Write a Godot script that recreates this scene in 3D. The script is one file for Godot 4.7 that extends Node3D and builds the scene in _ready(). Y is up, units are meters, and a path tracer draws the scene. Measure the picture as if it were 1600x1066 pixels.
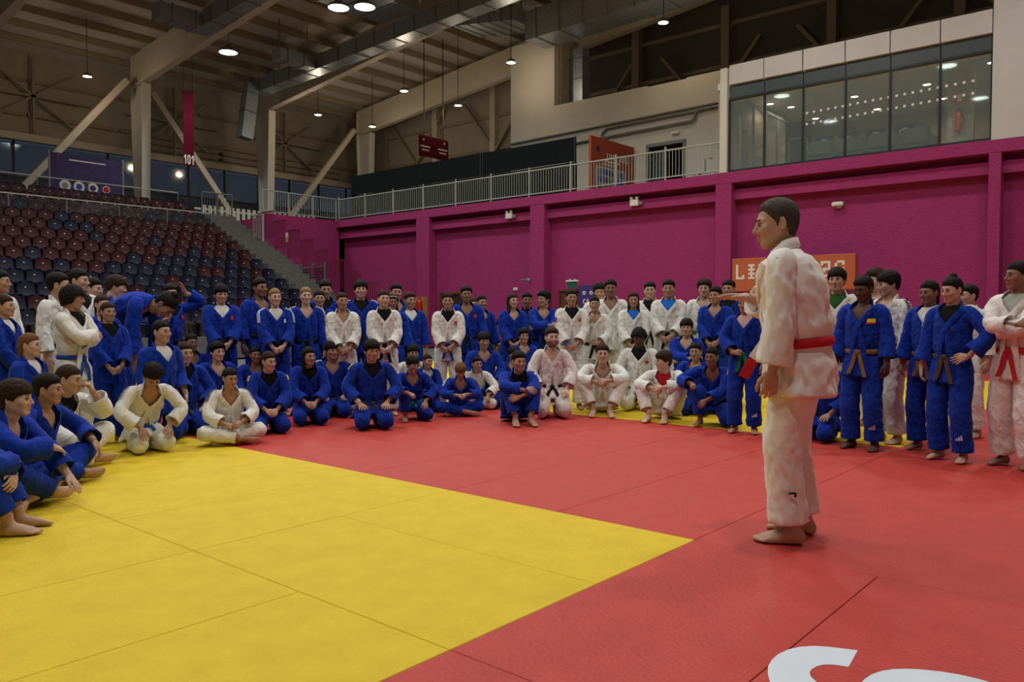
extends Node3D
# Sports hall: a judo camp gathered on competition mats. World: the long magenta wall runs along X at z = -21.8,
# the grandstand faces +X at the left; mats lie on a one-metre grid; metres, y up.

var M := {}
var NZ := FastNoiseLite.new()
var taken := {}

# ------------------------------------------------------------------ mesh collector
class MB:
	var v := PackedVector3Array()
	var n := PackedVector3Array()
	var ix := PackedInt32Array()

	func quad_face(a: Vector3, b: Vector3, c: Vector3, d: Vector3, nn: Vector3) -> void:
		var k := v.size()
		v.append(a); v.append(b); v.append(c); v.append(d)
		for i in 4: n.append(nn)
		if (b - a).cross(d - a).dot(nn) > 0.0:
			ix.append_array(PackedInt32Array([k, k + 3, k + 1, k + 1, k + 3, k + 2]))
		else:
			ix.append_array(PackedInt32Array([k, k + 1, k + 3, k + 1, k + 2, k + 3]))

	func tri(a: Vector3, b: Vector3, c: Vector3) -> void:   # outward normal = (c-a) x (b-a)
		var nn := (c - a).cross(b - a).normalized()
		var k := v.size()
		v.append(a); v.append(b); v.append(c)
		for i in 3: n.append(nn)
		ix.append_array(PackedInt32Array([k, k + 1, k + 2]))

	func box(c: Vector3, s: Vector3, b := Basis()) -> void:
		var h := s * 0.5
		for ax in 3:
			for sg in [-1.0, 1.0]:
				var nn := Vector3.ZERO
				nn[ax] = sg
				var u := Vector3.ZERO
				u[(ax + 1) % 3] = h[(ax + 1) % 3]
				var w := Vector3.ZERO
				w[(ax + 2) % 3] = h[(ax + 2) % 3]
				var o := nn * h[ax]
				quad_face(c + b * (o - u - w), c + b * (o + u - w), c + b * (o + u + w), c + b * (o - u + w), b * nn)

	func rbox(c: Vector3, s: Vector3, r: float, b := Basis()) -> void:   # chamfered box
		var h := s * 0.5
		var g := h - Vector3(r, r, r)
		for ax in 3:
			var a1 := (ax + 1) % 3
			var a2 := (ax + 2) % 3
			for sg in [-1.0, 1.0]:
				var p := []
				for q in [[-1, -1], [1, -1], [1, 1], [-1, 1]]:
					var o := Vector3.ZERO
					o[ax] = sg * h[ax]; o[a1] = q[0] * g[a1]; o[a2] = q[1] * g[a2]
					p.append(c + b * o)
				var nn := Vector3.ZERO
				nn[ax] = sg
				quad_face(p[0], p[1], p[2], p[3], b * nn)
			for s1 in [-1.0, 1.0]:
				for s2 in [-1.0, 1.0]:
					var e := []
					for q in [[-1, 0], [1, 0], [1, 1], [-1, 1]]:
						var o := Vector3.ZERO
						o[ax] = q[0] * g[ax]
						o[a1] = s1 * (h[a1] if q[1] == 0 else g[a1])
						o[a2] = s2 * (g[a2] if q[1] == 0 else h[a2])
						e.append(c + b * o)
					var nn2 := Vector3.ZERO
					nn2[a1] = s1; nn2[a2] = s2
					quad_face(e[0], e[1], e[2], e[3], (b * nn2).normalized())
		for sx in [-1.0, 1.0]:
			for sy in [-1.0, 1.0]:
				for sz in [-1.0, 1.0]:
					var sv := Vector3(sx, sy, sz)
					var a := c + b * (Vector3(h.x, g.y, g.z) * sv)
					var bb := c + b * (Vector3(g.x, h.y, g.z) * sv)
					var cc := c + b * (Vector3(g.x, g.y, h.z) * sv)
					if sx * sy * sz > 0: tri(a, cc, bb)
					else: tri(a, bb, cc)

	func beam(a: Vector3, b: Vector3, w: float, h: float, up := Vector3.UP) -> void:
		var z := (b - a).normalized()
		var x := up.cross(z)
		if x.length() < 0.01: x = Vector3.RIGHT.cross(z)
		x = x.normalized()
		box((a + b) * 0.5, Vector3(w, h, a.distance_to(b)), Basis(x, z.cross(x), z))

	# rows of points; the outward side is du x dv
	func grid(rows: Array, closed: bool, skip := PackedByteArray()) -> void:
		var k := v.size()
		var nr := rows.size()
		var nc: int = rows[0].size()
		for i in nr:
			var r: PackedVector3Array = rows[i]
			var ra: PackedVector3Array = rows[maxi(i - 1, 0)]
			var rb: PackedVector3Array = rows[mini(i + 1, nr - 1)]
			for j in nc:
				var j0 := j - 1
				var j1 := j + 1
				if closed:
					j0 = (j0 + nc) % nc
					j1 = j1 % nc
				else:
					j0 = maxi(j0, 0)
					j1 = mini(j1, nc - 1)
				var nn := (r[j1] - r[j0]).cross(rb[j] - ra[j])
				n.append(nn.normalized() if nn.length_squared() > 1e-16 else Vector3.UP)
			v.append_array(r)
		var last := nc if closed else nc - 1
		for i in nr - 1:
			for j in last:
				if skip.size() and skip[i * nc + j]: continue
				var a := k + i * nc + j
				var b := k + i * nc + (j + 1) % nc
				var c := b + nc
				var d := a + nc
				ix.append_array(PackedInt32Array([a, d, b, b, d, c]))

	func fan(ring: PackedVector3Array, c: Vector3, nn: Vector3) -> void:
		var k := v.size()
		v.append(c); n.append(nn)
		for p in ring:
			v.append(p); n.append(nn)
		var m := ring.size()
		for j in m:
			var a := ring[j] - c
			var b := ring[(j + 1) % m] - c
			if a.cross(b).dot(nn) > 0: ix.append_array(PackedInt32Array([k, k + 1 + (j + 1) % m, k + 1 + j]))
			else: ix.append_array(PackedInt32Array([k, k + 1 + j, k + 1 + (j + 1) % m]))

	func add(o: MB, xf: Transform3D) -> void:
		var k := v.size()
		v.append_array(xf * o.v)
		var inv := xf.basis.inverse().transposed()
		var nx := Transform3D(inv, Vector3.ZERO) * o.n
		if xf.basis.get_scale().distance_to(Vector3.ONE) > 0.01 or xf.basis.determinant() < 0:
			for i in nx.size(): nx[i] = nx[i].normalized()
		n.append_array(nx)
		var src := o.ix.duplicate()
		if xf.basis.determinant() < 0:
			for i in range(0, src.size(), 3):
				var t := src[i + 1]
				src[i + 1] = src[i + 2]
				src[i + 2] = t
		for i in src.size(): src[i] += k
		ix.append_array(src)

	func into(am: ArrayMesh, m: Material) -> ArrayMesh:
		if ix.is_empty(): return am
		var arr := []
		arr.resize(Mesh.ARRAY_MAX)
		arr[Mesh.ARRAY_VERTEX] = v
		arr[Mesh.ARRAY_NORMAL] = n
		arr[Mesh.ARRAY_INDEX] = ix
		am.add_surface_from_arrays(Mesh.PRIMITIVE_TRIANGLES, arr)
		am.surface_set_material(am.get_surface_count() - 1, m)
		return am

	func mesh(m: Material) -> ArrayMesh:
		return into(ArrayMesh.new(), m)

# ------------------------------------------------------------------ scene helpers
func numbered(called: String) -> String:
	var k: int = taken.get(called, 0)
	taken[called] = k + 1
	return called if k == 0 else "%s_%03d" % [called, k]

func tag(o: Node3D, label: String, category: String, group := "") -> Node3D:
	o.set_meta("label", label)
	o.set_meta("category", category)
	if group: o.set_meta("group", group)
	return o

func thing(called: String, label: String, category: String, at := Vector3.ZERO, turn := 0.0, group := "") -> Node3D:
	var o := Node3D.new()
	o.name = numbered(called)
	add_child(o)
	o.position = at
	o.rotation.y = turn
	return tag(o, label, category, group)

func struct(called: String, at := Vector3.ZERO) -> Node3D:
	var o := Node3D.new()
	o.name = called
	add_child(o)
	o.position = at
	o.set_meta("kind", "structure")
	return o

func part(parent: Node3D, called: String, mesh: Mesh, at := Vector3.ZERO, label := "") -> MeshInstance3D:
	var o := MeshInstance3D.new()
	o.name = called
	o.mesh = mesh
	parent.add_child(o, true)
	o.position = at
	if label: o.set_meta("label", label)
	return o

func boxm(s: Vector3, m: Material, r := 0.0, c := Vector3.ZERO) -> ArrayMesh:
	var b := MB.new()
	if r > 0.0: b.rbox(c, s, r)
	else: b.box(c, s)
	return b.mesh(m)

func bp(parent: Node3D, called: String, c: Vector3, s: Vector3, m: Material, r := 0.0) -> MeshInstance3D:
	return part(parent, called, boxm(s, m, r), c)

func barm(a: Vector3, b: Vector3, w: float, h: float, m: Material) -> ArrayMesh:
	var q := MB.new()
	q.beam(a, b, w, h)
	return q.mesh(m)

func lathe(prof: Array, sides := 20) -> MB:   # prof: [radius, y] from bottom to top
	var q := MB.new()
	var rows := []
	for p in prof:
		var r := PackedVector3Array()
		for j in sides:
			var a := TAU * j / sides
			r.append(Vector3(sin(a) * p[0], p[1], cos(a) * p[0]))
		rows.append(r)
	q.grid(rows, true)
	return q

func text_mesh(s: String, size: float, m: Material, depth := 0.004, width := 0.0) -> Mesh:
	var t := TextMesh.new()
	var f := SystemFont.new()
	f.font_names = PackedStringArray(["Droid Sans"])
	f.font_weight = 700
	t.font = f
	t.text = s
	t.font_size = 64
	t.pixel_size = size / 46.0
	t.depth = depth
	t.material = m
	return t

func std(col: Color, rough := 0.8, metal := 0.0, spec := 0.5) -> StandardMaterial3D:
	var m := StandardMaterial3D.new()
	m.albedo_color = col
	m.roughness = rough
	m.metallic = metal
	m.metallic_specular = spec
	return m

func noise_tex(seed_: int, freq: float, normal := false, strength := 4.0, oct := 4, ramp: Gradient = null, size := 512, ridged := false) -> NoiseTexture2D:
	var t := NoiseTexture2D.new()
	var f := FastNoiseLite.new()
	f.seed = seed_
	f.frequency = freq
	f.fractal_octaves = oct
	if ridged: f.fractal_type = FastNoiseLite.FRACTAL_RIDGED
	t.noise = f
	t.width = size
	t.height = size
	t.seamless = true
	t.as_normal_map = normal
	t.bump_strength = strength
	if ramp: t.color_ramp = ramp
	return t

func ramp(a: Color, b: Color) -> Gradient:
	var g := Gradient.new()
	g.set_color(0, a)
	g.set_color(1, b)
	return g

# base colour with a mottled grain laid on in object or world space
func grained(a: Color, b: Color, freq: float, scale: float, rough := 0.85, world := false, bump := 0.0, sd := 1) -> StandardMaterial3D:
	var m := std(Color.WHITE, rough)
	m.albedo_texture = noise_tex(sd, freq, false, 1.0, 5, ramp(a, b))
	m.uv1_triplanar = true
	m.uv1_world_triplanar = world
	m.uv1_scale = Vector3.ONE * scale
	if bump > 0.0:
		m.normal_enabled = true
		m.normal_texture = noise_tex(sd + 7, freq, true, bump, 4)
		m.normal_scale = 1.0
	return m

# ------------------------------------------------------------------ signed distance helpers and surface nets
static func cone(p: Vector3, a: Vector3, b: Vector3, ra: float, rb: float) -> float:
	var ab := b - a
	var t := clampf((p - a).dot(ab) / ab.length_squared(), 0.0, 1.0)
	return p.distance_to(a + ab * t) - lerpf(ra, rb, t)

static func ell(p: Vector3, c: Vector3, r: Vector3) -> float:
	var q := p - c
	var k0 := (q / r).length()
	if k0 < 0.001: return -minf(r.x, minf(r.y, r.z))
	var k1 := (q / (r * r)).length()
	return k0 * (k0 - 1.0) / k1

static func smin(a: float, b: float, k: float) -> float:
	var h := maxf(k - absf(a - b), 0.0) / k
	return minf(a, b) - h * h * k * 0.25

static func smax(a: float, b: float, k: float) -> float:
	return -smin(-a, -b, k)

func nets(f: Callable, lo: Vector3, hi: Vector3, cell: float) -> MB:
	var q := MB.new()
	var d := ((hi - lo) / cell).ceil()
	var nx := int(d.x) + 1
	var ny := int(d.y) + 1
	var nz := int(d.z) + 1
	var val := PackedFloat32Array()
	val.resize(nx * ny * nz)
	val.fill(99.0)
	var B := 4
	var reach := cell * B * 0.95
	for bz in range(0, nz, B):
		for by in range(0, ny, B):
			for bx in range(0, nx, B):
				var mid := lo + Vector3(bx + 1.5, by + 1.5, bz + 1.5) * cell
				var dm: float = f.call(mid)
				var far := absf(dm) > reach
				for z in range(bz, mini(bz + B, nz)):
					for y in range(by, mini(by + B, ny)):
						for x in range(bx, mini(bx + B, nx)):
							val[x + nx * (y + ny * z)] = dm if far else f.call(lo + Vector3(x, y, z) * cell)
	var id := PackedInt32Array()
	id.resize(nx * ny * nz)
	id.fill(-1)
	var off := [0, 1, nx, nx + 1, nx * ny, nx * ny + 1, nx * ny + nx, nx * ny + nx + 1]
	var cor := [Vector3(0, 0, 0), Vector3(1, 0, 0), Vector3(0, 1, 0), Vector3(1, 1, 0), Vector3(0, 0, 1), Vector3(1, 0, 1), Vector3(0, 1, 1), Vector3(1, 1, 1)]
	var edges := [[0, 1], [2, 3], [4, 5], [6, 7], [0, 2], [1, 3], [4, 6], [5, 7], [0, 4], [1, 5], [2, 6], [3, 7]]
	for z in nz - 1:
		for y in ny - 1:
			for x in nx - 1:
				var i := x + nx * (y + ny * z)
				var m := 0
				for c in 8:
					if val[i + off[c]] < 0.0: m += 1
				if m == 0 or m == 8: continue
				var s := Vector3.ZERO
				var cnt := 0
				for e in edges:
					var a := val[i + off[e[0]]]
					var b := val[i + off[e[1]]]
					if (a < 0.0) != (b < 0.0):
						s += cor[e[0]].lerp(cor[e[1]], a / (a - b))
						cnt += 1
				id[i] = q.v.size()
				q.v.append(lo + (Vector3(x, y, z) + s / cnt) * cell)
	var st := [1, nx, nx * ny]
	for z in range(1, nz - 1):
		for y in range(1, ny - 1):
			for x in range(1, nx - 1):
				var i := x + nx * (y + ny * z)
				var neg := val[i] < 0.0
				for ax in 3:
					if neg == (val[i + st[ax]] < 0.0): continue
					var s1: int = st[(ax + 1) % 3]
					var s2: int = st[(ax + 2) % 3]
					var a := id[i - s1 - s2]
					var b := id[i - s2]
					var c := id[i]
					var e := id[i - s1]
					if a < 0 or b < 0 or c < 0 or e < 0: continue
					if neg: q.ix.append_array(PackedInt32Array([a, c, b, a, e, c]))
					else: q.ix.append_array(PackedInt32Array([a, b, c, a, c, e]))
	q.n.resize(q.v.size())
	for i in range(0, q.ix.size(), 3):
		var a := q.ix[i]
		var b := q.ix[i + 1]
		var c := q.ix[i + 2]
		var nn := (q.v[c] - q.v[a]).cross(q.v[b] - q.v[a])
		q.n[a] += nn; q.n[b] += nn; q.n[c] += nn
	for i in q.n.size(): q.n[i] = q.n[i].normalized()
	return q

# ------------------------------------------------------------------ people: head, hands, feet, hair
# head space: origin mid-head (eye level), +y up, +z forward, +x the person's left; 1.75 m tall person
static func head_sdf(p: Vector3) -> float:
	var q := Vector3(absf(p.x), p.y, p.z)
	var d := ell(q, Vector3(0, 0.026, -0.014), Vector3(0.076, 0.092, 0.098))
	d = smin(d, ell(q, Vector3(0, -0.03, 0.03), Vector3(0.061, 0.078, 0.064)), 0.03)
	d = smin(d, cone(q, Vector3(0.05, -0.05, 0.0), Vector3(0.016, -0.097, 0.06), 0.017, 0.02), 0.03)
	d = smin(d, cone(q, Vector3(0, -0.098, 0.062), Vector3(0.012, -0.098, 0.06), 0.019, 0.018), 0.02)
	d = smin(d, q.distance_to(Vector3(0.04, -0.022, 0.06)) - 0.025, 0.025)
	d = smin(d, cone(q, Vector3(0, 0.022, 0.081), Vector3(0.036, 0.02, 0.07), 0.013, 0.012), 0.014)
	d = smax(d, -(q.distance_to(Vector3(0.032, 0.0, 0.103)) - 0.0185), 0.012)
	d = smin(d, cone(q, Vector3(0, 0.008, 0.09), Vector3(0, -0.03, 0.112), 0.0075, 0.0105), 0.012)
	d = smin(d, q.distance_to(Vector3(0.012, -0.036, 0.099)) - 0.0085, 0.007)
	d = smin(d, cone(q, Vector3(0, -0.06, 0.094), Vector3(0.019, -0.064, 0.083), 0.0065, 0.004), 0.006)
	d = smin(d, cone(q, Vector3(0, -0.073, 0.092), Vector3(0.016, -0.069, 0.083), 0.007, 0.004), 0.006)
	var e := q - Vector3(0.079, -0.008, -0.012)
	e = Vector3(e.x * 0.94 + e.z * 0.34, e.y, e.z * 0.94 - e.x * 0.34)
	var ear := ell(e, Vector3.ZERO, Vector3(0.0085, 0.032, 0.019))
	ear = smax(ear, -(ell(e, Vector3(0.008, 0.002, 0.002), Vector3(0.007, 0.02, 0.011))), 0.004)
	d = smin(d, ear, 0.008)
	return smin(d, cone(q, Vector3(0, -0.06, -0.022), Vector3(0, -0.125, -0.03), 0.052, 0.053), 0.03)

static func cran(p: Vector3) -> float:
	var d := ell(p, Vector3(0, 0.026, -0.014), Vector3(0.077, 0.093, 0.099))
	return smin(d, cone(p, Vector3(0, -0.02, -0.03), Vector3(0, -0.09, -0.03), 0.062, 0.05), 0.04)

static func hairline(z: float, pts: Array) -> float:
	for i in pts.size() - 1:
		var a: Vector2 = pts[i]
		var b: Vector2 = pts[i + 1]
		if z >= b.x: return lerpf(b.y, a.y, clampf((z - b.x) / (a.x - b.x), 0.0, 1.0))
	return pts[-1].y

var HL := {
	"crop": [Vector2(0.08, 0.05), Vector2(0.05, 0.044), Vector2(0.03, 0.02), Vector2(0.015, -0.01), Vector2(0.005, 0.022), Vector2(-0.03, 0.015), Vector2(-0.045, -0.05), Vector2(-0.1, -0.075)],
	"fringe": [Vector2(0.08, 0.03), Vector2(0.05, 0.022), Vector2(0.03, 0.0), Vector2(0.015, -0.015), Vector2(-0.03, -0.005), Vector2(-0.05, -0.06), Vector2(-0.1, -0.085)],
	"tied": [Vector2(0.085, 0.05), Vector2(0.05, 0.042), Vector2(0.03, 0.02), Vector2(0.012, -0.005), Vector2(-0.005, 0.02), Vector2(-0.035, 0.01), Vector2(-0.05, -0.06), Vector2(-0.1, -0.075)],
	"curly": [Vector2(0.08, 0.045), Vector2(0.05, 0.035), Vector2(0.03, 0.01), Vector2(0.012, -0.02), Vector2(-0.03, -0.01), Vector2(-0.05, -0.06), Vector2(-0.1, -0.08)],
	"man": [Vector2(0.09, 0.066), Vector2(0.06, 0.066), Vector2(0.04, 0.03), Vector2(0.022, 0.012), Vector2(0.014, -0.03), Vector2(0.004, -0.03), Vector2(-0.004, 0.02), Vector2(-0.028, 0.02), Vector2(-0.04, -0.06), Vector2(-0.1, -0.085)],
	"bob": [Vector2(0.08, 0.03), Vector2(0.05, 0.02), Vector2(0.035, -0.01), Vector2(0.02, -0.06), Vector2(-0.03, -0.08), Vector2(-0.1, -0.11)],
}

func hair_sdf(p: Vector3, style: String) -> float:
	var base := style
	if style in ["bun", "long", "dread"]: base = "tied"
	var hl: Array = HL[base]
	var top := smoothstep(-0.02, 0.1, p.y)
	var th := 0.007
	match style:
		"crop": th = lerpf(0.004, 0.02, top)
		"man": th = lerpf(0.003, 0.013, top)
		"fringe": th = lerpf(0.012, 0.026, top)
		"curly": th = lerpf(0.014, 0.034, top)
		"bob": th = lerpf(0.03, 0.024, top)
		"dread": th = 0.03
		"long": th = 0.014
		_: th = lerpf(0.006, 0.012, top)
	var amp := 0.012 if style in ["curly", "dread"] else (0.007 if style in ["bob", "fringe"] else 0.003)
	var fq := 45.0 if style in ["curly", "dread"] else 60.0
	th += amp * NZ.get_noise_3d(p.x * fq, p.y * fq * 0.5, p.z * fq)
	var line0 := hairline(p.z, hl)
	if not style in ["fringe", "bob", "dread"]: th *= lerpf(0.15, 1.0, smoothstep(0.0, 0.04, p.y - line0))
	elif style == "fringe": th *= lerpf(0.55, 1.0, smoothstep(0.0, 0.03, p.y - line0))
	var d := cran(p) - th
	var line := line0 + 0.01 * NZ.get_noise_2d(p.x * 70.0, p.z * 50.0)
	d = smax(d, (line - p.y) * 0.8, 0.006)
	if style in ["tied", "long"]:
		# centre parting
		d = smax(d, -(absf(p.x) - 0.0015 + maxf(0.0, 0.118 - p.y) * 0.12 + maxf(0.0, -p.z) * 0.2), 0.004)
	match style:
		"bun": d = smin(d, ell(p, Vector3(0, 0.128, -0.04), Vector3(0.036, 0.03, 0.036)) + 0.004 * NZ.get_noise_3d(p.x * 90, p.y * 90, p.z * 90), 0.012)
		"tied":
			d = smin(d, ell(p, Vector3(0, -0.005, -0.118), Vector3(0.024, 0.024, 0.02)), 0.012)
			var t2 := Vector3(absf(p.x), p.y, p.z)
			d = smin(d, cone(t2, Vector3(0.058, 0.0, -0.055), Vector3(0.04, -0.1, -0.075), 0.02, 0.018), 0.02)
			d = smin(d, cone(p, Vector3(0, -0.01, -0.125), Vector3(0.012, -0.14, -0.118), 0.018, 0.013), 0.015)
		"long":
			var s := Vector3(absf(p.x), p.y, p.z)
			var w := 0.006 * NZ.get_noise_3d(p.x * 70, p.y * 14, p.z * 70)
			d = smin(d, cone(s, Vector3(0.062, 0.03, -0.01), Vector3(0.075, -0.19, -0.005), 0.026, 0.03) + w, 0.03)
			d = smin(d, cone(s, Vector3(0.03, 0.0, -0.09), Vector3(0.05, -0.22, -0.075), 0.03, 0.03) + w, 0.03)
		"dread":
			var s2 := Vector3(absf(p.x), p.y, p.z)
			for k in 5:
				var a := 1.25 + k * 0.45
				d = smin(d, cone(s2, Vector3(0.055 * sin(a), 0.09, 0.055 * cos(a) - 0.02), Vector3(0.105 * sin(a) + 0.005, 0.015, 0.09 * cos(a) - 0.025), 0.02, 0.014), 0.008)
	return d

# right hand: wrist at the origin, fingers along +z, back of the hand +y, thumb on +x
func hand_mesh(curl: Array, spread: float, cell: float, thumb := 0.0) -> MB:
	var bones := []
	var fx := [0.029, 0.0095, -0.0105, -0.029]
	var fl := [0.072, 0.079, 0.073, 0.057]
	for k in 4:
		var yaw := spread * (0.5 - k / 3.0 * 1.0)
		var a := Vector3(fx[k], 0.001, 0.086 - 0.004 * absf(k - 1))
		var ang := 0.0
		var shares := [0.45, 0.32, 0.23]
		for j in 3:
			ang += deg_to_rad(curl[j])
			var dir := Vector3(sin(yaw) * cos(ang), -sin(ang), cos(yaw) * cos(ang))
			var b: Vector3 = a + dir * float(fl[k]) * float(shares[j])
			bones.append([a, b, 0.0092 - 0.0008 * j, 0.0086 - 0.0009 * j])
			a = b
	var t0 := Vector3(0.026, -0.006, 0.022)
	var t1 := Vector3(0.05 - thumb * 0.02, -0.012 - thumb * 0.012, 0.056)
	var t2 := Vector3(0.056 - thumb * 0.035, -0.016 - thumb * 0.018, 0.086)
	var t3 := Vector3(0.056 - thumb * 0.045, -0.018 - thumb * 0.02, 0.106)
	var f := func(p: Vector3) -> float:
		var d := 9.0
		for b in bones:
			d = smin(d, cone(p, b[0], b[1], b[2], b[3]), 0.0025)
		var palm := cone(p, Vector3(0.022, 0, 0.03), Vector3(0.027, 0, 0.082), 0.0145, 0.0125)
		palm = smin(palm, cone(p, Vector3(0.0, 0.001, 0.02), Vector3(0.004, 0.001, 0.085), 0.0155, 0.0135), 0.018)
		palm = smin(palm, cone(p, Vector3(-0.018, 0, 0.03), Vector3(-0.024, 0, 0.08), 0.0145, 0.012), 0.018)
		palm = smin(palm, cone(p, Vector3(0, 0, -0.03), Vector3(0, 0, 0.02), 0.0225, 0.021), 0.02)
		d = smin(d, palm, 0.007)
		var th := cone(p, t0, t1, 0.0155, 0.0125)
		th = smin(th, cone(p, t1, t2, 0.0115, 0.01), 0.004)
		th = smin(th, cone(p, t2, t3, 0.0098, 0.0075), 0.004)
		return smin(d, th, 0.009)
	return nets(f, Vector3(-0.075, -0.1, -0.06), Vector3(0.095, 0.04, 0.19), cell)

# right foot: ankle at the origin, sole at y = -0.078, toes along +z, big toe on +x
func foot_mesh(cell: float) -> MB:
	var f := func(p: Vector3) -> float:
		var d := ell(p, Vector3(0, -0.045, -0.042), Vector3(0.031, 0.036, 0.034))
		d = smin(d, cone(p, Vector3(0, 0.045, -0.02), Vector3(0, -0.005, -0.016), 0.036, 0.034), 0.03)
		d = smin(d, cone(p, Vector3(0.0, -0.03, 0.0), Vector3(0.018, -0.056, 0.118), 0.035, 0.02), 0.03)
		d = smin(d, cone(p, Vector3(-0.012, -0.045, 0.0), Vector3(-0.03, -0.06, 0.095), 0.028, 0.017), 0.03)
		d = smin(d, cone(p, Vector3(0.0, -0.05, 0.06), Vector3(-0.006, -0.06, 0.115), 0.03, 0.017), 0.02)
		var tx := [0.026, 0.006, -0.009, -0.022, -0.034]
		var tz := [0.172, 0.173, 0.164, 0.152, 0.137]
		var tr := [0.0135, 0.0095, 0.009, 0.0088, 0.0085]
		var toes := 9.0
		for k in 5:
			toes = smin(toes, cone(p, Vector3(tx[k] * 0.9, -0.06, tz[k] - 0.05), Vector3(tx[k], -0.067, tz[k] - 0.01), tr[k] + 0.001, tr[k]), 0.002)
		d = smin(d, toes, 0.008)
		return smax(d, -0.078 - p.y, 0.006)
	return nets(f, Vector3(-0.065, -0.095, -0.09), Vector3(0.065, 0.12, 0.195), cell)

var TPL := {}
var HAIR := {}

func face_bits() -> Dictionary:
	var white := MB.new()
	var dark := MB.new()
	var lip := MB.new()
	var ball := lathe([[0.0, -1.0], [0.5, -0.87], [0.87, -0.5], [1.0, 0.0], [0.87, 0.5], [0.5, 0.87], [0.0, 1.0]], 12)
	for s in [-1.0, 1.0]:
		white.add(ball, Transform3D(Basis.from_scale(Vector3(0.0125, 0.0056, 0.009)), Vector3(0.0315 * s, -0.001, 0.0825)))
		dark.add(ball, Transform3D(Basis.from_scale(Vector3(0.0072, 0.0062, 0.004)), Vector3(0.0315 * s, -0.0005, 0.0893)))
		var lid := []
		var brow := []
		for i in 7:
			var u := i / 6.0
			var x: float = s * lerpf(0.014, 0.05, u)
			var c := Vector3(x, 0.024 + 0.003 * sin(u * PI) - 0.002 * u, 0.0955 - 0.028 * u * u)
			var rr := lerpf(0.0042, 0.0018, u)
			var row := PackedVector3Array()
			var row2 := PackedVector3Array()
			var x2: float = s * lerpf(0.0165, 0.0475, u)
			var c2 := Vector3(x2, 0.0035 + 0.0055 * sin(u * PI), 0.0893 - 0.012 * u * u + 0.001 * sin(u * PI))
			for j in 6:
				var a := TAU * j / 6
				row.append(c + Vector3(0, sin(a) * rr, cos(a) * rr * 0.7 * s))
				row2.append(c2 + Vector3(0, sin(a) * 0.0019, cos(a) * 0.0022 * s))
			brow.append(row)
			lid.append(row2)
		dark.grid(brow, true)
		dark.grid(lid, true)
	for k in 2:
		var rows := []
		for i in 9:
			var u := i / 4.0 - 1.0
			var w := 1.0 - absf(u) * 0.9
			var c := Vector3(u * 0.0205, (-0.0615 if k == 0 else -0.0715) - 0.002 * u * u * (1 if k == 0 else -2.2), 0.0968 - 0.011 * u * u)
			var row := PackedVector3Array()
			for j in 6:
				var a := TAU * j / 6
				row.append(c + Vector3(0, sin(a) * 0.0042 * w, cos(a) * 0.0048 * w))
			rows.append(row)
		lip.grid(rows, true)
	return {"white": white, "dark": dark, "lip": lip}

func make_templates() -> void:
	TPL.head = nets(head_sdf, Vector3(-0.105, -0.19, -0.13), Vector3(0.105, 0.135, 0.14), 0.0062)
	TPL.head_fine = nets(head_sdf, Vector3(-0.105, -0.19, -0.13), Vector3(0.105, 0.135, 0.14), 0.0042)
	TPL.bits = face_bits()
	TPL.relaxed = hand_mesh([18, 24, 18], 0.1, 0.0048)
	TPL.flat = hand_mesh([6, 10, 8], 0.35, 0.0048)
	TPL.fist = hand_mesh([48, 58, 35], 0.05, 0.0048, 0.7)
	TPL.relaxed_fine = hand_mesh([24, 28, 20], 0.06, 0.0034)
	TPL.flat_fine = hand_mesh([2, 8, 6], 0.06, 0.0034)
	TPL.foot = foot_mesh(0.0052)

func hair_mesh(style: String) -> MB:
	if not HAIR.has(style):
		var lo := Vector3(-0.13, -0.13, -0.16)
		if style == "long": lo.y = -0.27
		if style == "tied": lo.y = -0.17
		HAIR[style] = nets(func(p): return hair_sdf(p, style), lo, Vector3(0.13, 0.19 if style == "bun" else 0.17, 0.14), 0.0065 if style != "man" else 0.005)
	return HAIR[style]

# ------------------------------------------------------------------ people: posing
static func ik(a: Vector3, c: Vector3, l1: float, l2: float, pole: Vector3) -> Array:
	var d := c - a
	var L := d.length()
	var u := d / maxf(L, 0.001)
	if L > (l1 + l2) * 0.995:
		L = (l1 + l2) * 0.995
		c = a + u * L
	var x := (l1 * l1 - l2 * l2 + L * L) / (2.0 * L)
	var h := sqrt(maxf(l1 * l1 - x * x, 0.0))
	var w := (pole - u * pole.dot(u)).normalized()
	return [a + u * x + w * h, c]

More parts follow.
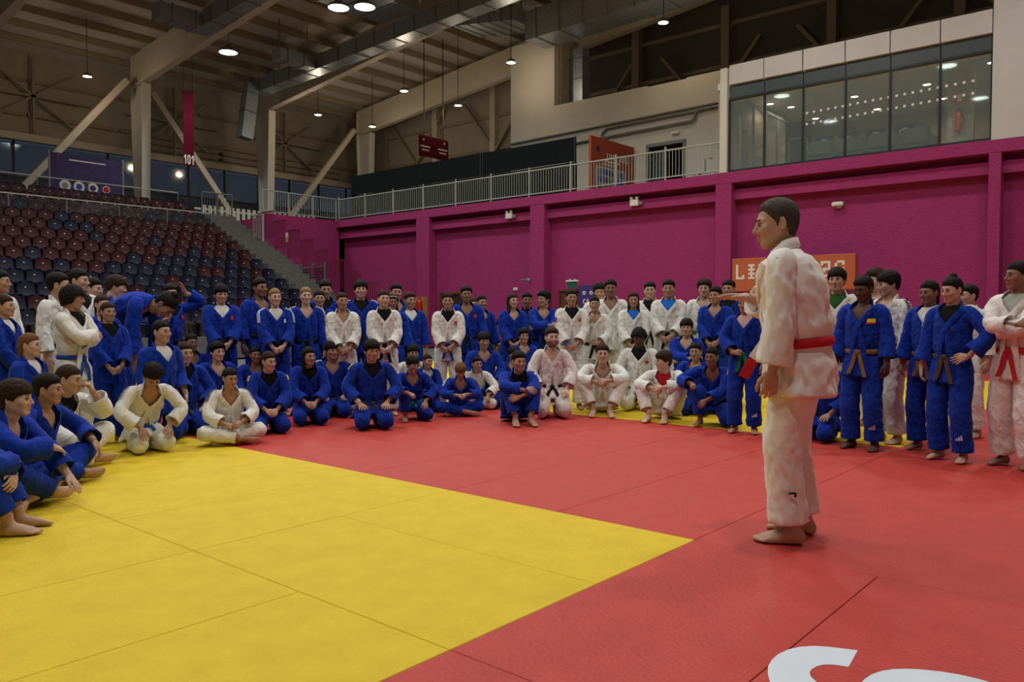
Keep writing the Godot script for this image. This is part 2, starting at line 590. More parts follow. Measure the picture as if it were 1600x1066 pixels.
func pose_of(kind: String) -> Dictionary:
	# standing defaults; arrays are [right, left]; person's left is +x
	var P := {
		"pel": Vector3(0, 0.93, 0), "lean": 0.0, "hem": -0.36, "flare": 0.0,
		"wr": [Vector3(-0.26, 0.84, 0.06), Vector3(0.26, 0.84, 0.06)], "ep": [Vector3(-0.5, 0, -1), Vector3(0.5, 0, -1)],
		"hf": [Vector3(0.05, -1, 0.15), Vector3(-0.05, -1, 0.15)], "hb": [Vector3(-1, 0, 0.35), Vector3(1, 0, 0.35)], "hk": ["relaxed", "relaxed"],
		"an": [Vector3(-0.12, 0.08, -0.02), Vector3(0.12, 0.08, 0.0)], "kp": [Vector3(-0.15, 0, 1), Vector3(0.15, 0, 1)],
		"ff": [Vector3(-0.22, 0, 1), Vector3(0.22, 0, 1)], "fu": [Vector3.UP, Vector3.UP], "cuff": 0.78, "tails": 1,
	}
	match kind:
		"clasp":
			P.wr = [Vector3(-0.07, 0.93, 0.2), Vector3(0.07, 0.95, 0.21)]
			P.ep = [Vector3(-1, 0, -0.6), Vector3(1, 0, -0.6)]
			P.hf = [Vector3(0.75, -0.75, 0.25), Vector3(-0.75, -0.7, 0.3)]
			P.hb = [Vector3(-0.3, 0.1, 1), Vector3(0.3, 0.1, 1)]
			P.hk = ["fist", "fist"]
		"clasp1":
			P.wr = [Vector3(-0.1, 1.0, 0.2), Vector3(0.24, 0.86, 0.08)]
			P.ep = [Vector3(-1, 0, -0.6), Vector3(0.6, 0, -1)]
			P.hf = [Vector3(0.9, 0.1, 0.3), Vector3(-0.05, -1, 0.15)]
			P.hb = [Vector3(-0.2, 0.1, 1), Vector3(1, 0, 0.35)]
			P.hk = ["fist", "relaxed"]
		"crossed":
			P.wr = [Vector3(0.11, 1.2, 0.21), Vector3(-0.11, 1.16, 0.17)]
			P.ep = [Vector3(-1, -0.8, 0.5), Vector3(1, -0.8, 0.5)]
			P.hf = [Vector3(1, 0.15, -0.2), Vector3(-1, 0.1, -0.2)]
			P.hb = [Vector3(0.1, 0.3, 1), Vector3(-0.1, 0.3, 1)]
		"hip":
			P.wr = [Vector3(-0.25, 0.86, 0.08), Vector3(0.2, 1.0, 0.1)]
			P.ep = [Vector3(-0.6, 0, -1), Vector3(1, 0.1, -0.35)]
			P.hf = [Vector3(0.05, -1, 0.15), Vector3(-0.75, -0.35, 0.5)]
			P.hb = [Vector3(-1, 0, 0.35), Vector3(0.5, 0.3, 0.8)]
			P.hk = ["relaxed", "flat"]
		"chin", "chest":
			P.wr = [Vector3(-0.06, 1.36, 0.2) if kind == "chin" else Vector3(-0.05, 1.22, 0.19), Vector3(0.06, 1.0, 0.2)]
			P.ep = [Vector3(-0.7, -1, 0.2), Vector3(1, -0.5, -0.3)]
			P.hf = [Vector3(0.3, 1, -0.1), Vector3(-1, 0.1, 0.2)] if kind == "chin" else [Vector3(0.9, 0.35, 0.1), Vector3(-1, 0.1, 0.2)]
			P.hb = [Vector3(-0.5, 0.1, 1), Vector3(0.1, 0.2, 1)]
			P.hk = ["fist" if kind == "chin" else "flat", "relaxed"]
		"raise":
			P.wr = [Vector3(-0.13, 1.28, 0.24), Vector3(0.2, 1.62, 0.04)]
			P.ep = [Vector3(-0.8, -1, 0.1), Vector3(1, -0.2, 0.3)]
			P.hf = [Vector3(0.0, 1, 0.1), Vector3(-0.35, 1, -0.05)]
			P.hb = [Vector3(-0.6, 0, 1), Vector3(1, 0.35, 0.3)]
			P.hk = ["fist", "flat"]
		"bend":
			P.lean = 62.0
			P.pel = Vector3(0, 0.93, -0.12)
			P.wr = [Vector3(-0.2, 0.62, 0.3), Vector3(0.2, 0.62, 0.3)]
			P.hem = -0.3
		"main":
			P.lean = 9.0
			P.wr = [Vector3(-0.12, 1.225, 0.275), Vector3(0.235, 0.835, 0.1)]
			P.ep = [Vector3(-0.6, -1, -0.2), Vector3(0.6, 0, -1)]
			P.hf = [Vector3(0.47, 0.06, 0.88), Vector3(-0.05, -1, 0.15)]
			P.hb = [Vector3(-0.25, 1, 0.02), Vector3(1, -0.02, -0.35)]
			P.hk = ["flat_fine", "relaxed_fine"]
			P.an = [Vector3(-0.13, 0.08, 0.0), Vector3(0.1, 0.08, 0.03)]
			P.ff = [Vector3(-0.15, 0, 1), Vector3(0.22, 0, 1)]
			P.hem = -0.37
			P.cuff = 0.86
		"tall", "tallC":
			P.pel = Vector3(0, 0.5, -0.02)
			P.an = [Vector3(-0.1, 0.07, -0.42), Vector3(0.1, 0.07, -0.42)]
			P.kp = [Vector3(-0.2, -1, 0.5), Vector3(0.2, -1, 0.5)]
			P.ff = [Vector3(0, -0.2, -1), Vector3(0, -0.2, -1)]
			P.fu = [Vector3(0, -1, 0.2), Vector3(0, -1, 0.2)]
			P.wr = [Vector3(-0.17, 0.52, 0.16), Vector3(0.17, 0.52, 0.16)]
			P.hem = -0.34
			if kind == "tallC":
				P.wr = [Vector3(0.1, 0.74, 0.23), Vector3(-0.1, 0.7, 0.2)]
				P.ep = [Vector3(-1, -0.8, 0.3), Vector3(1, -0.8, 0.3)]
				P.hf = [Vector3(1, 0.1, -0.1), Vector3(-1, 0.1, -0.1)]
				P.hb = [Vector3(0.1, 0.4, 1), Vector3(-0.1, 0.4, 1)]
		"seiza", "seizaC", "seizaT", "bow":
			P.pel = Vector3(0, 0.25, -0.12)
			P.lean = 8.0
			P.an = [Vector3(-0.08, 0.07, -0.2), Vector3(0.08, 0.07, -0.2)]
			P.knee = [Vector3(-0.15, 0.105, 0.27), Vector3(0.15, 0.105, 0.27)]
			P.ff = [Vector3(0.15, -0.1, -1), Vector3(-0.15, -0.1, -1)]
			P.fu = [Vector3(0, -1, 0), Vector3(0, -1, 0)]
			P.wr = [Vector3(-0.16, 0.31, 0.12), Vector3(0.16, 0.31, 0.12)]
			P.ep = [Vector3(-1, 0.1, -0.5), Vector3(1, 0.1, -0.5)]
			P.hf = [Vector3(0.2, -0.35, 1), Vector3(-0.2, -0.35, 1)]
			P.hb = [Vector3(-0.1, 1, 0.35), Vector3(0.1, 1, 0.35)]
			P.hk = ["flat", "flat"]
			P.hem = -0.26
			P.flare = 0.05
			if kind == "seizaT":
				P.pel = Vector3(0, 0.33, -0.1)
				P.lean = 3.0
				P.knee = [Vector3(-0.15, 0.105, 0.25), Vector3(0.15, 0.105, 0.25)]
				P.wr = [Vector3(-0.17, 0.36, 0.13), Vector3(0.17, 0.36, 0.13)]
			if kind == "seizaC":
				P.lean = 14.0
				P.wr = [Vector3(-0.06, 0.3, 0.2), Vector3(0.06, 0.3, 0.21)]
				P.hf = [Vector3(0.5, -0.35, 1), Vector3(-0.5, -0.35, 1)]
				P.hb = [Vector3(-0.8, 0.8, 0.2), Vector3(0.8, 0.8, 0.2)]
				P.hk = ["relaxed", "relaxed"]
			elif kind == "bow":
				P.lean = 30.0
				P.wr = [Vector3(-0.15, 0.3, 0.27), Vector3(0.15, 0.3, 0.27)]
				P.hf = [Vector3(0.15, -0.9, 0.6), Vector3(-0.15, -0.9, 0.6)]
				P.hb = [Vector3(-0.1, 0.5, 1), Vector3(0.1, 0.5, 1)]
				P.ep = [Vector3(-1, 0.4, -0.2), Vector3(1, 0.4, -0.2)]
				P.tails = 2
		"cross", "crossl", "crossk", "chinsit", "reach":
			P.pel = Vector3(0, 0.115, -0.1)
			P.lean = 12.0
			P.knee = [Vector3(-0.34, 0.16, 0.18), Vector3(0.34, 0.16, 0.18)]
			P.an = [Vector3(0.1, 0.08, 0.3), Vector3(-0.1, 0.075, 0.22)]
			P.ff = [Vector3(0.75, -0.12, 0.65), Vector3(-0.75, -0.12, 0.65)]
			P.fu = [Vector3(-0.95, 0.2, -0.1), Vector3(0.95, 0.2, -0.1)]
			P.wr = [Vector3(-0.1, 0.25, 0.27), Vector3(0.08, 0.27, 0.28)]
			P.ep = [Vector3(-1, -0.1, -0.4), Vector3(1, -0.1, -0.4)]
			P.hf = [Vector3(0.8, -0.3, 0.5), Vector3(-0.8, -0.3, 0.5)]
			P.hb = [Vector3(-0.3, 0.6, 0.8), Vector3(0.3, 0.6, 0.8)]
			P.hk = ["fist", "relaxed"]
			P.hem = -0.16
			P.flare = 0.03
			P.tails = 0
			if kind == "crossl":
				P.lean = 20.0
				P.wr = [Vector3(-0.07, 0.36, 0.32), Vector3(0.07, 0.37, 0.32)]
				P.hk = ["fist", "fist"]
			elif kind == "crossk":
				P.knee = [Vector3(-0.34, 0.2, 0.16), Vector3(0.3, 0.24, 0.2)]
				P.wr = [Vector3(-0.3, 0.34, 0.25), Vector3(0.22, 0.32, 0.3)]
				P.hf = [Vector3(0.2, -0.6, 0.8), Vector3(-0.1, -0.8, 0.6)]
				P.hb = [Vector3(-0.4, 0.6, 0.6), Vector3(0.4, 0.6, 0.6)]
				P.hk = ["relaxed", "relaxed"]
			elif kind == "chinsit":
				P.lean = 18.0
				P.knee = [Vector3(-0.3, 0.14, 0.24), Vector3(0.3, 0.3, 0.24)]
				P.wr = [Vector3(-0.12, 0.2, 0.34), Vector3(0.1, 0.64, 0.27)]
				P.ep = [Vector3(-1, -0.1, -0.4), Vector3(0.7, -1, 0.7)]
				P.hf = [Vector3(0.8, -0.2, 0.5), Vector3(-0.35, 0.9, -0.25)]
				P.hb = [Vector3(-0.2, 0.9, 0.4), Vector3(0.6, 0.2, 0.8)]
				P.hk = ["relaxed", "fist"]
			elif kind == "reach":
				P.lean = 16.0
				P.knee = [Vector3(-0.3, 0.3, 0.22), Vector3(0.32, 0.2, 0.2)]
				P.wr = [Vector3(-0.02, 0.42, 0.34), Vector3(0.06, 0.15, 0.46)]
				P.ep = [Vector3(-1, -0.2, 0), Vector3(1, 0.5, -0.3)]
				P.hf = [Vector3(0.9, -0.3, 0.2), Vector3(-0.2, -0.75, 0.7)]
				P.hb = [Vector3(-0.2, 0.9, 0.4), Vector3(0.1, 0.75, 0.7)]
				P.hk = ["relaxed", "flat"]
		"knees", "kneesO":
			var o := 0.06 if kind == "kneesO" else 0.0
			P.pel = Vector3(0, 0.115, -0.2)
			P.lean = 16.0
			P.knee = [Vector3(-0.17 - o * 1.6, 0.46, 0.12), Vector3(0.17 + o * 1.6, 0.46, 0.12)]
			P.an = [Vector3(-0.1 - o * 0.2, 0.082, 0.28), Vector3(0.09 + o * 0.2, 0.082, 0.3)]
			P.ff = [Vector3(-0.1, 0.02, 1), Vector3(0.15, 0.02, 1)]
			P.wr = [Vector3(0.02, 0.43, 0.28), Vector3(-0.04, 0.36, 0.29)]
			P.ep = [Vector3(-1, 0.0, -0.2), Vector3(1, 0.0, -0.2)]
			P.hf = [Vector3(1, -0.1, 0.1), Vector3(-1, -0.3, 0.15)]
			P.hb = [Vector3(0, 0.5, 1), Vector3(0, 0.5, 1)]
			P.hem = -0.14
			P.flare = 0.03
			P.tails = 0
			if kind == "kneesO":
				P.wr = [Vector3(-0.06, 0.42, 0.24), Vector3(0.06, 0.44, 0.24)]
				P.hf = [Vector3(0.9, -0.4, 0.3), Vector3(-0.9, -0.2, 0.3)]
				P.hk = ["fist", "relaxed"]
		"onek", "onek2", "uknee":
			P.pel = Vector3(0, 0.23, -0.12)
			P.lean = 18.0
			P.knee = [Vector3(-0.15, 0.47, 0.2), Vector3(0.22, 0.11, 0.28)]
			P.an = [Vector3(-0.13, 0.085, 0.16), Vector3(0.14, 0.07, -0.16)]
			P.ff = [Vector3(-0.15, 0, 1), Vector3(0, -0.1, -1)]
			P.fu = [Vector3.UP, Vector3(0, -1, 0)]
			P.wr = [Vector3(-0.1, 0.45, 0.34), Vector3(0.18, 0.3, 0.2)]
			P.ep = [Vector3(-1, -0.2, -0.3), Vector3(1, 0.1, -0.4)]
			P.hf = [Vector3(0.7, -0.4, 0.5), Vector3(-0.1, -0.8, 0.6)]
			P.hb = [Vector3(-0.2, 0.9, 0.4), Vector3(0.3, 0.6, 0.7)]
			P.hk = ["fist", "relaxed"]
			P.hem = -0.18
			P.flare = 0.03
			if kind == "onek2":
				P.wr = [Vector3(-0.2, 0.53, 0.26), Vector3(-0.02, 0.34, 0.3)]
				P.hf = [Vector3(0.2, -0.3, 1), Vector3(-0.7, -0.7, 0.2)]
				P.tails = 0
			elif kind == "uknee":
				P.pel = Vector3(0, 0.115, -0.15)
				P.wr = [Vector3(-0.1, 0.3, 0.25), Vector3(0.14, 0.24, 0.24)]
				P.tails = 0
	return P

static func smooth_path(pts: Array, cut: float, steps: int) -> PackedVector3Array:
	var out := PackedVector3Array()
	out.append(pts[0])
	for i in range(1, pts.size() - 1):
		var b: Vector3 = pts[i]
		var a: Vector3 = pts[i - 1]
		var c: Vector3 = pts[i + 1]
		var p0 := b + (a - b).normalized() * minf(cut, a.distance_to(b) * 0.45)
		var p2 := b + (c - b).normalized() * minf(cut, c.distance_to(b) * 0.45)
		for k in steps + 1:
			var t := float(k) / steps
			out.append(p0 * (1 - t) * (1 - t) + b * 2.0 * t * (1 - t) + p2 * t * t)
	out.append(pts[-1])
	return out

static func resample(p: PackedVector3Array, step: float) -> PackedVector3Array:
	var out := PackedVector3Array()
	for i in p.size() - 1:
		var k := maxi(1, int(ceil(p[i].distance_to(p[i + 1]) / step)))
		for j in k: out.append(p[i].lerp(p[i + 1], float(j) / k))
	out.append(p[-1])
	return out

# rings along a path; rad is a table [[share of length, radius], ...]
func tube_rows(path: PackedVector3Array, rad: Array, sides: int, ref: Vector3, wr := 0.0, sd := 0.0, flat := 1.0) -> Array:
	var total := 0.0
	for i in path.size() - 1: total += path[i].distance_to(path[i + 1])
	var rows := []
	var run := 0.0
	var nrm := ref
	for i in path.size():
		if i > 0: run += path[i].distance_to(path[i - 1])
		var t := (path[mini(i + 1, path.size() - 1)] - path[maxi(i - 1, 0)]).normalized()
		nrm = (nrm - t * nrm.dot(t)).normalized()
		var b := t.cross(nrm)
		var r := table(rad, run / total)
		var row := PackedVector3Array()
		for j in sides:
			var a := TAU * j / sides
			var k := 1.0
			if wr > 0.0:
				k += wr * NZ.get_noise_3d(run * 9.0 + cos(a) * 1.3 + sd, sin(a) * 2.1, cos(a) * 2.1 + sd * 3.0)
				k += wr * 0.5 * pow(0.5 + 0.5 * sin(a * 4.0 + run * 6.0 + sd + 3.0 * NZ.get_noise_3d(run * 5.0, sin(a), cos(a) + sd)), 4.0)
				k += wr * 0.35 * NZ.get_noise_3d(run * 26.0 + sin(a) * 2.6, sin(a) * 2.4 + sd, cos(a) * 2.4)
			row.append(path[i] + (nrm * cos(a) + b * sin(a) * flat) * r * k)
		rows.append(row)
	return rows

static func table(tb: Array, x: float) -> float:
	for i in tb.size() - 1:
		if x <= tb[i + 1][0]:
			var u := clampf((x - tb[i][0]) / (tb[i + 1][0] - tb[i][0]), 0.0, 1.0)
			u = u * u * (3.0 - 2.0 * u)
			return lerpf(tb[i][1], tb[i + 1][1], u)
	return tb[-1][1]

const RX := [[-0.5, 0.205], [-0.36, 0.2], [-0.1, 0.18], [0.12, 0.158], [0.3, 0.168], [0.6, 0.186], [0.8, 0.188], [0.9, 0.165], [0.965, 0.11], [1.02, 0.068], [1.08, 0.062]]
const RZ := [[-0.5, 0.155], [-0.36, 0.15], [-0.1, 0.142], [0.12, 0.122], [0.3, 0.128], [0.6, 0.138], [0.8, 0.122], [0.9, 0.1], [0.965, 0.08], [1.02, 0.064], [1.08, 0.06]]

# spine: bends from upright at the pelvis to the lean of the chest
func spine(B: Dictionary, t: float) -> Transform3D:
	var p: Vector3
	var up: Vector3
	if t < 0.0:
		p = B.s0 + B.down * (-t) * 0.53
		up = -B.down
	else:
		var u := minf(t, 1.0)
		p = B.s0 * (1 - u) * (1 - u) + B.s1 * 2.0 * u * (1 - u) + B.s2 * u * u
		up = ((B.s1 - B.s0) * (1 - u) + (B.s2 - B.s1) * u).normalized()
		if t > 1.0: p += up * (t - 1.0) * 0.53
	var x := Vector3.RIGHT
	var z := x.cross(up).normalized()
	return Transform3D(Basis(x, up, z), p)

func torso(B: Dictionary, t: float, th: float, grow: float) -> Vector3:
	var f := spine(B, t)
	var w: float = B.wide
	var fl: float = B.flare * clampf((0.05 - t) * 4.0, 0.0, 1.0)
	var rx := table(RX, t) * (w if t < 0.93 else 1.0) + grow + fl
	var rz := table(RZ, t) * (1.0 + (w - 1.0) * 1.2 if t < 0.93 else 1.0) + grow + fl * 1.3
	return f * Vector3(sin(th) * rx, 0, cos(th) * rz)

const LT := [0.0, 0.16, 0.3, 0.46, 0.7]
const LH := [PI, 1.9, 1.22, 0.56, 0.03]

func lapel_t(deep: float, hem: float) -> Array:
	return [[0.0, 1.05], [0.16, 1.04], [0.3, 0.985], [0.46, 0.85], [0.7, 0.58 - deep], [0.85, 0.25], [1.0, hem + 0.012]]

func v_half(t: float, deep: float) -> float:   # half angle of the open neckline, under the middle of the lapel
	var tk := lapel_t(deep, -0.3)
	if t >= tk[0][1]: return PI
	for i in 4:
		if t >= tk[i + 1][1]: return lerpf(LH[i + 1], LH[i], (t - tk[i + 1][1]) / (tk[i][1] - tk[i + 1][1]))
	return 0.0

# ------------------------------------------------------------------ people: dressing and assembling
var PM := {}

func person_materials() -> void:
	var weave := noise_tex(11, 0.16, true, 3.0, 2, null, 256)
	var creases := noise_tex(12, 0.011, true, 10.0, 3, null, 512, true)
	for k in [["b", Color(0.006, 0.034, 0.345)], ["w", Color(0.80, 0.80, 0.765)], ["p", Color(0.82, 0.765, 0.745)], ["i", Color(0.84, 0.815, 0.785)]]:
		var c: Color = Color(k[1].r, k[1].g, k[1].b).linear_to_srgb()
		var m := std(Color.WHITE, 0.92, 0.0, 0.25)
		m.albedo_texture = noise_tex(21, 0.02, false, 1.0, 4, ramp(c.darkened(0.07 if k[0] != "i" else 0.025), c.lightened(0.03 if k[0] != "i" else 0.01)), 256)
		m.uv1_triplanar = true
		m.uv1_scale = Vector3(1.3, 0.8, 1.3)
		m.normal_enabled = true
		m.normal_texture = creases
		m.normal_scale = 0.65 if k[0] != "i" else 0.12
		m.rim_enabled = true
		m.rim = 0.12
		m.rim_tint = 0.8
		PM["gi_" + k[0]] = m
	for k in [["k", Color(0.012, 0.012, 0.014)], ["b", Color(0.02, 0.07, 0.34)], ["br", Color(0.09, 0.055, 0.035)], ["t", Color(0.2, 0.13, 0.075)], ["g", Color(0.02, 0.24, 0.07)], ["w", Color(0.75, 0.75, 0.72)], ["r", Color(0.5, 0.02, 0.03)]]:
		var m := std(k[1].linear_to_srgb(), 0.8, 0.0, 0.3)
		m.normal_enabled = true
		m.normal_texture = weave
		m.uv1_triplanar = true
		m.uv1_scale = Vector3.ONE * 6.0
		PM["belt_" + k[0]] = m
	for k in [["k", Color(0.01, 0.01, 0.012)], ["w", Color(0.72, 0.72, 0.72)], ["b", Color(0.02, 0.16, 0.62)], ["r", Color(0.5, 0.02, 0.035)], ["g", Color(0.03, 0.1, 0.03)], ["f", Color(0.62, 0.42, 0.42)], ["y", Color(0.4, 0.42, 0.38)]]:
		PM["sh_" + k[0]] = std(k[1].linear_to_srgb(), 0.9, 0.0, 0.25)
	var sk := [Color(0.62, 0.40, 0.31), Color(0.53, 0.325, 0.235), Color(0.43, 0.245, 0.165), Color(0.27, 0.14, 0.09), Color(0.10, 0.05, 0.033)]
	for i in 5:
		var c: Color = sk[i].linear_to_srgb()
		var m := std(Color.WHITE, 0.55, 0.0, 0.4)
		m.albedo_texture = noise_tex(31, 0.03, false, 1.0, 4, ramp(c.darkened(0.05), c.lightened(0.04)), 256)
		m.uv1_triplanar = true
		m.uv1_scale = Vector3.ONE * 9.0
		PM["skin_%d" % i] = m
		var l: Color = Color(sk[i].r * 0.85, sk[i].g * 0.58, sk[i].b * 0.58)
		PM["lip_%d" % i] = std(l.linear_to_srgb(), 0.45)
	PM.stubble = std(lin(0.17, 0.095, 0.065), 0.8)
	PM.eye = std(Color(0.62, 0.60, 0.58), 0.3)
	PM.brow = std(Color(0.07, 0.045, 0.035), 0.7)
	for k in [["k", Color(0.009, 0.008, 0.008), Color(0.022, 0.018, 0.017)], ["d", Color(0.025, 0.014, 0.009), Color(0.055, 0.032, 0.02)], ["a", Color(0.12, 0.055, 0.025), Color(0.22, 0.11, 0.05)], ["y", Color(0.18, 0.11, 0.05), Color(0.36, 0.24, 0.12)], ["m", Color(0.035, 0.03, 0.027), Color(0.11, 0.10, 0.095)]]:
		var m := std(Color.WHITE, 0.62, 0.0, 0.22)
		m.albedo_texture = noise_tex(41, 0.05, false, 1.0, 4, ramp(k[1].linear_to_srgb(), k[2].linear_to_srgb()), 256)
		m.uv1_triplanar = true
		m.uv1_scale = Vector3(14, 3, 14)
		m.normal_enabled = true
		m.normal_texture = weave
		m.normal_scale = 1.2
		PM["hair_" + k[0]] = m
	for k in [["pr", Color(0.5, 0.02, 0.04)], ["pw", Color(0.75, 0.75, 0.75)], ["pk", Color(0.012, 0.012, 0.012)], ["pg", Color(0.55, 0.38, 0.11)], ["pd", Color(0.1, 0.06, 0.05)], ["py", Color(0.75, 0.55, 0.02)], ["pn", Color(0.12, 0.06, 0.2)], ["pb", Color(0.02, 0.1, 0.5)]]:
		PM[k[0]] = std(k[1].linear_to_srgb(), 0.75)

func torso_patch(B: Dictionary, t0: float, t1: float, h0: float, h1: float, grow := 0.008) -> MB:
	var q := MB.new()
	var rows := []
	for i in 4:
		var r := PackedVector3Array()
		for j in 5: r.append(torso(B, lerpf(t0, t1, i / 3.0), lerpf(h0, h1, j / 4.0), grow))
		rows.append(r)
	q.grid(rows, false)
	return q

func ribbon(pts: Array, wid: Array, nor: Array, hw: float, th: float) -> MB:
	var q := MB.new()
	var rows := []
	for i in pts.size():
		var r := PackedVector3Array()
		for k in [[-1.0, -0.4], [-0.9, 0.8], [0.0, 1.0], [0.9, 0.8], [1.0, -0.4]]:
			r.append(pts[i] + wid[i] * hw * k[0] + nor[i] * th * k[1])
		rows.append(r)
	q.grid(rows, false)
	return q

func basis_of(z: Vector3, y: Vector3) -> Basis:
	z = z.normalized()
	y = (y - z * y.dot(z)).normalized()
	return Basis(y.cross(z), y, z)

# a point on the upper side of a sleeve: run along it, phi round it
func on_sleeve(path: PackedVector3Array, rad: Array, up: Vector3, share: float, phi: float, grow: float) -> Vector3:
	var total := 0.0
	for i in path.size() - 1: total += path[i].distance_to(path[i + 1])
	var want := share * total
	var run := 0.0
	for i in path.size() - 1:
		var l := path[i].distance_to(path[i + 1])
		if run + l >= want or i == path.size() - 2:
			var c := path[i].lerp(path[i + 1], clampf((want - run) / l, 0.0, 1.0))
			var t := (path[mini(i + 2, path.size() - 1)] - path[maxi(i - 1, 0)]).normalized()
			var u := (up - t * up.dot(t)).normalized()
			return c + (u * cos(phi) + t.cross(u) * sin(phi)) * (table(rad, share) + grow)
		run += l
	return path[0]

func person(r: Array) -> Node3D:
	var ex: Dictionary = r[14]
	var fine: bool = r[4] == "main"
	var P := pose_of(r[4])
	var sd: float = fposmod(r[0] * 13.7 + r[1] * 7.3, 50.0)
	var girl: bool = r[8] in ["tied", "long", "bun", "bob"]
	var B := {}
	var lean := deg_to_rad(P.lean)
	B.wide = 0.93 if girl else 1.0
	if ex.has("wide"): B.wide = ex.wide
	B.flare = P.flare
	B.s0 = P.pel
	B.down = Vector3(0, -1, 0.0) if P.flare == 0.0 else Vector3(0, -1, 0.25).normalized()
	if r[4] == "bend": B.down = Vector3(0, -1, -0.2).normalized()
	B.s2 = P.pel + Vector3(0, cos(lean), sin(lean)) * 0.53
	B.s1 = P.pel + Vector3(0, 0.26, 0.26 * sin(lean) * (0.9 if r[4] == "bend" else 0.25))
	var chest := spine(B, 1.0)
	var up := chest.basis.y
	var nd := up.lerp(Vector3.UP, 0.55 if r[4] != "bend" else 0.1).normalized()
	var hb := Basis(Vector3.UP, deg_to_rad(r[5])) * Basis(Vector3.RIGHT, deg_to_rad(r[6] + P.lean * (0.75 if r[4] == "bend" else 0.12)))
	var hc: Vector3 = B.s2 + nd * 0.15 + chest.basis.z * 0.024
	var top := (hc + hb * Vector3(0, 0.118, -0.02)).y + 0.018
	var s: float = r[3] / top
	var a := deg_to_rad(r[2])
	var off := Basis(Vector3.UP, a) * (hc * s)
	var o := thing("person", r[13], "person", Vector3(r[0] - off.x, 0, r[1] - off.z), a, "people in judo uniforms gathered on the mats")
	o.scale = Vector3.ONE * s
	var gi: Material = PM["gi_" + r[7]]
	# --- body: one skin mesh with head, neck, chest, arms, hands, legs and feet
	var skin := MB.new()
	var HX := Transform3D(hb.scaled_local(Vector3(0.95, 0.98, 0.97) if girl else Vector3.ONE), hc)
	skin.add(TPL.head_fine if fine else TPL.head, HX)
	skin.grid(tube_rows(PackedVector3Array([B.s2 - up * 0.1, B.s2 + up * 0.0, hc + hb * Vector3(0, -0.085, -0.025)]), [[0, 0.075], [0.5, 0.06], [1, 0.052]], 14, Vector3.RIGHT), true)
	var rows := []
	for i in 12:
		var t := lerpf(-0.1, 1.0, i / 11.0)
		var row := PackedVector3Array()
		for j in 20: row.append(torso(B, t, TAU * j / 20, -0.022))
		rows.append(row)
	skin.grid(rows, true)
	# --- jacket body
	var jk := MB.new()
	var nr := 40 if fine else 26
	var ns := 56 if fine else 36
	var deep: float = ex.get("deep", -0.05)
	var skip := PackedByteArray()
	rows = []
	for i in nr + 2:
		var t := lerpf(P.hem, 1.045, maxf(0, i - 1) / nr)
		if i == 0: t = P.hem + 0.03
		var row := PackedVector3Array()
		for j in ns:
			var th := TAU * (j + 0.5) / ns
			if th > PI: th -= TAU
			var g := 0.0
			if i == 0: g = -0.012
			var loose := clampf(absf(t - 0.12) * 3.0, 0.15, 1.0) * clampf((1.0 - t) * 5.0, 0.0, 1.0)
			g += loose * (0.010 * NZ.get_noise_3d(th * 1.4 + sd, t * 5.0, sd) + 0.007 * NZ.get_noise_3d(th * 4.0, t * 2.2 + sd, sd * 2.0))
			if t > 0.1: g += 0.02 * exp(-pow((t - 0.27) / 0.11, 2.0)) * (0.6 + 0.8 * NZ.get_noise_2d(th * 2.0, sd))
			g += loose * 0.014 * pow(0.5 + 0.5 * sin(th * 7.0 + t * 6.0 + sd + 3.0 * NZ.get_noise_2d(th * 1.5, t * 4.0 + sd)), 4.0)
			row.append(torso(B, t, th, g))
			skip.append(1 if i > 0 and absf(wrapf(th + PI / ns, -PI, PI)) < v_half(t + 0.5 * (1.045 - P.hem) / nr, deep) - 0.02 else 0)
		rows.append(row)
	jk.grid(rows, true, skip)
	# --- sleeves, arms and hands
	var sleeves := []
	var wrists := []
	for k in 2:
		var sg := -1.0 if k == 0 else 1.0
		var S: Vector3 = B.s2 + chest.basis * Vector3(sg * 0.178 * B.wide, -0.052, 0)
		var e := ik(S, P.wr[k], 0.285, 0.26, P.ep[k])
		var elbow: Vector3 = e[0]
		var wrist: Vector3 = e[1]
		wrists.append([elbow, wrist])
		var cuff: Vector3 = elbow.lerp(wrist, P.cuff)
		var path := resample(smooth_path([B.s2 + chest.basis * Vector3(sg * 0.07, -0.075, 0), S, elbow, cuff], 0.085, 5), 0.018 if fine else 0.03)
		var rad := [[0.0, 0.05], [0.22, 0.069], [0.5, 0.067], [0.75, 0.073], [1.0, 0.083]]
		var sr := tube_rows(path, rad, 26 if fine else 16, chest.basis.z, 0.15, sd + k * 5.0)
		var td := (cuff - elbow).normalized()
		var inner := PackedVector3Array()
		var deepr := PackedVector3Array()
		for p in sr[-1]:
			inner.append(cuff + (p - cuff) * 0.9)
			deepr.append(cuff + (p - cuff) * 0.7 - td * 0.06)
		sr.append(inner)
		sr.append(deepr)
		jk.grid(sr, true)
		sleeves.append([path, rad, (Vector3.UP + Vector3(sg * 0.5, 0, 0.15)).normalized()])
		skin.grid(tube_rows(PackedVector3Array([S, elbow]), [[0, 0.05], [1, 0.042]], 10, chest.basis.z), true)
		skin.grid(tube_rows(resample(PackedVector3Array([elbow, wrist + (wrist - elbow).normalized() * 0.01]), 0.04), [[0, 0.043], [0.3, 0.044], [1, 0.0265]], 14, P.hb[k], 0, 0, 0.85), true)
		var H := basis_of(P.hf[k], P.hb[k])
		if k == 1: H = Basis(-H.x, H.y, H.z)
		skin.add(TPL[P.hk[k]], Transform3D(H.scaled_local(Vector3.ONE * (0.9 if girl else 1.0)), wrist))
	# --- trousers, legs and feet
	var tr := MB.new()
	var shins := []
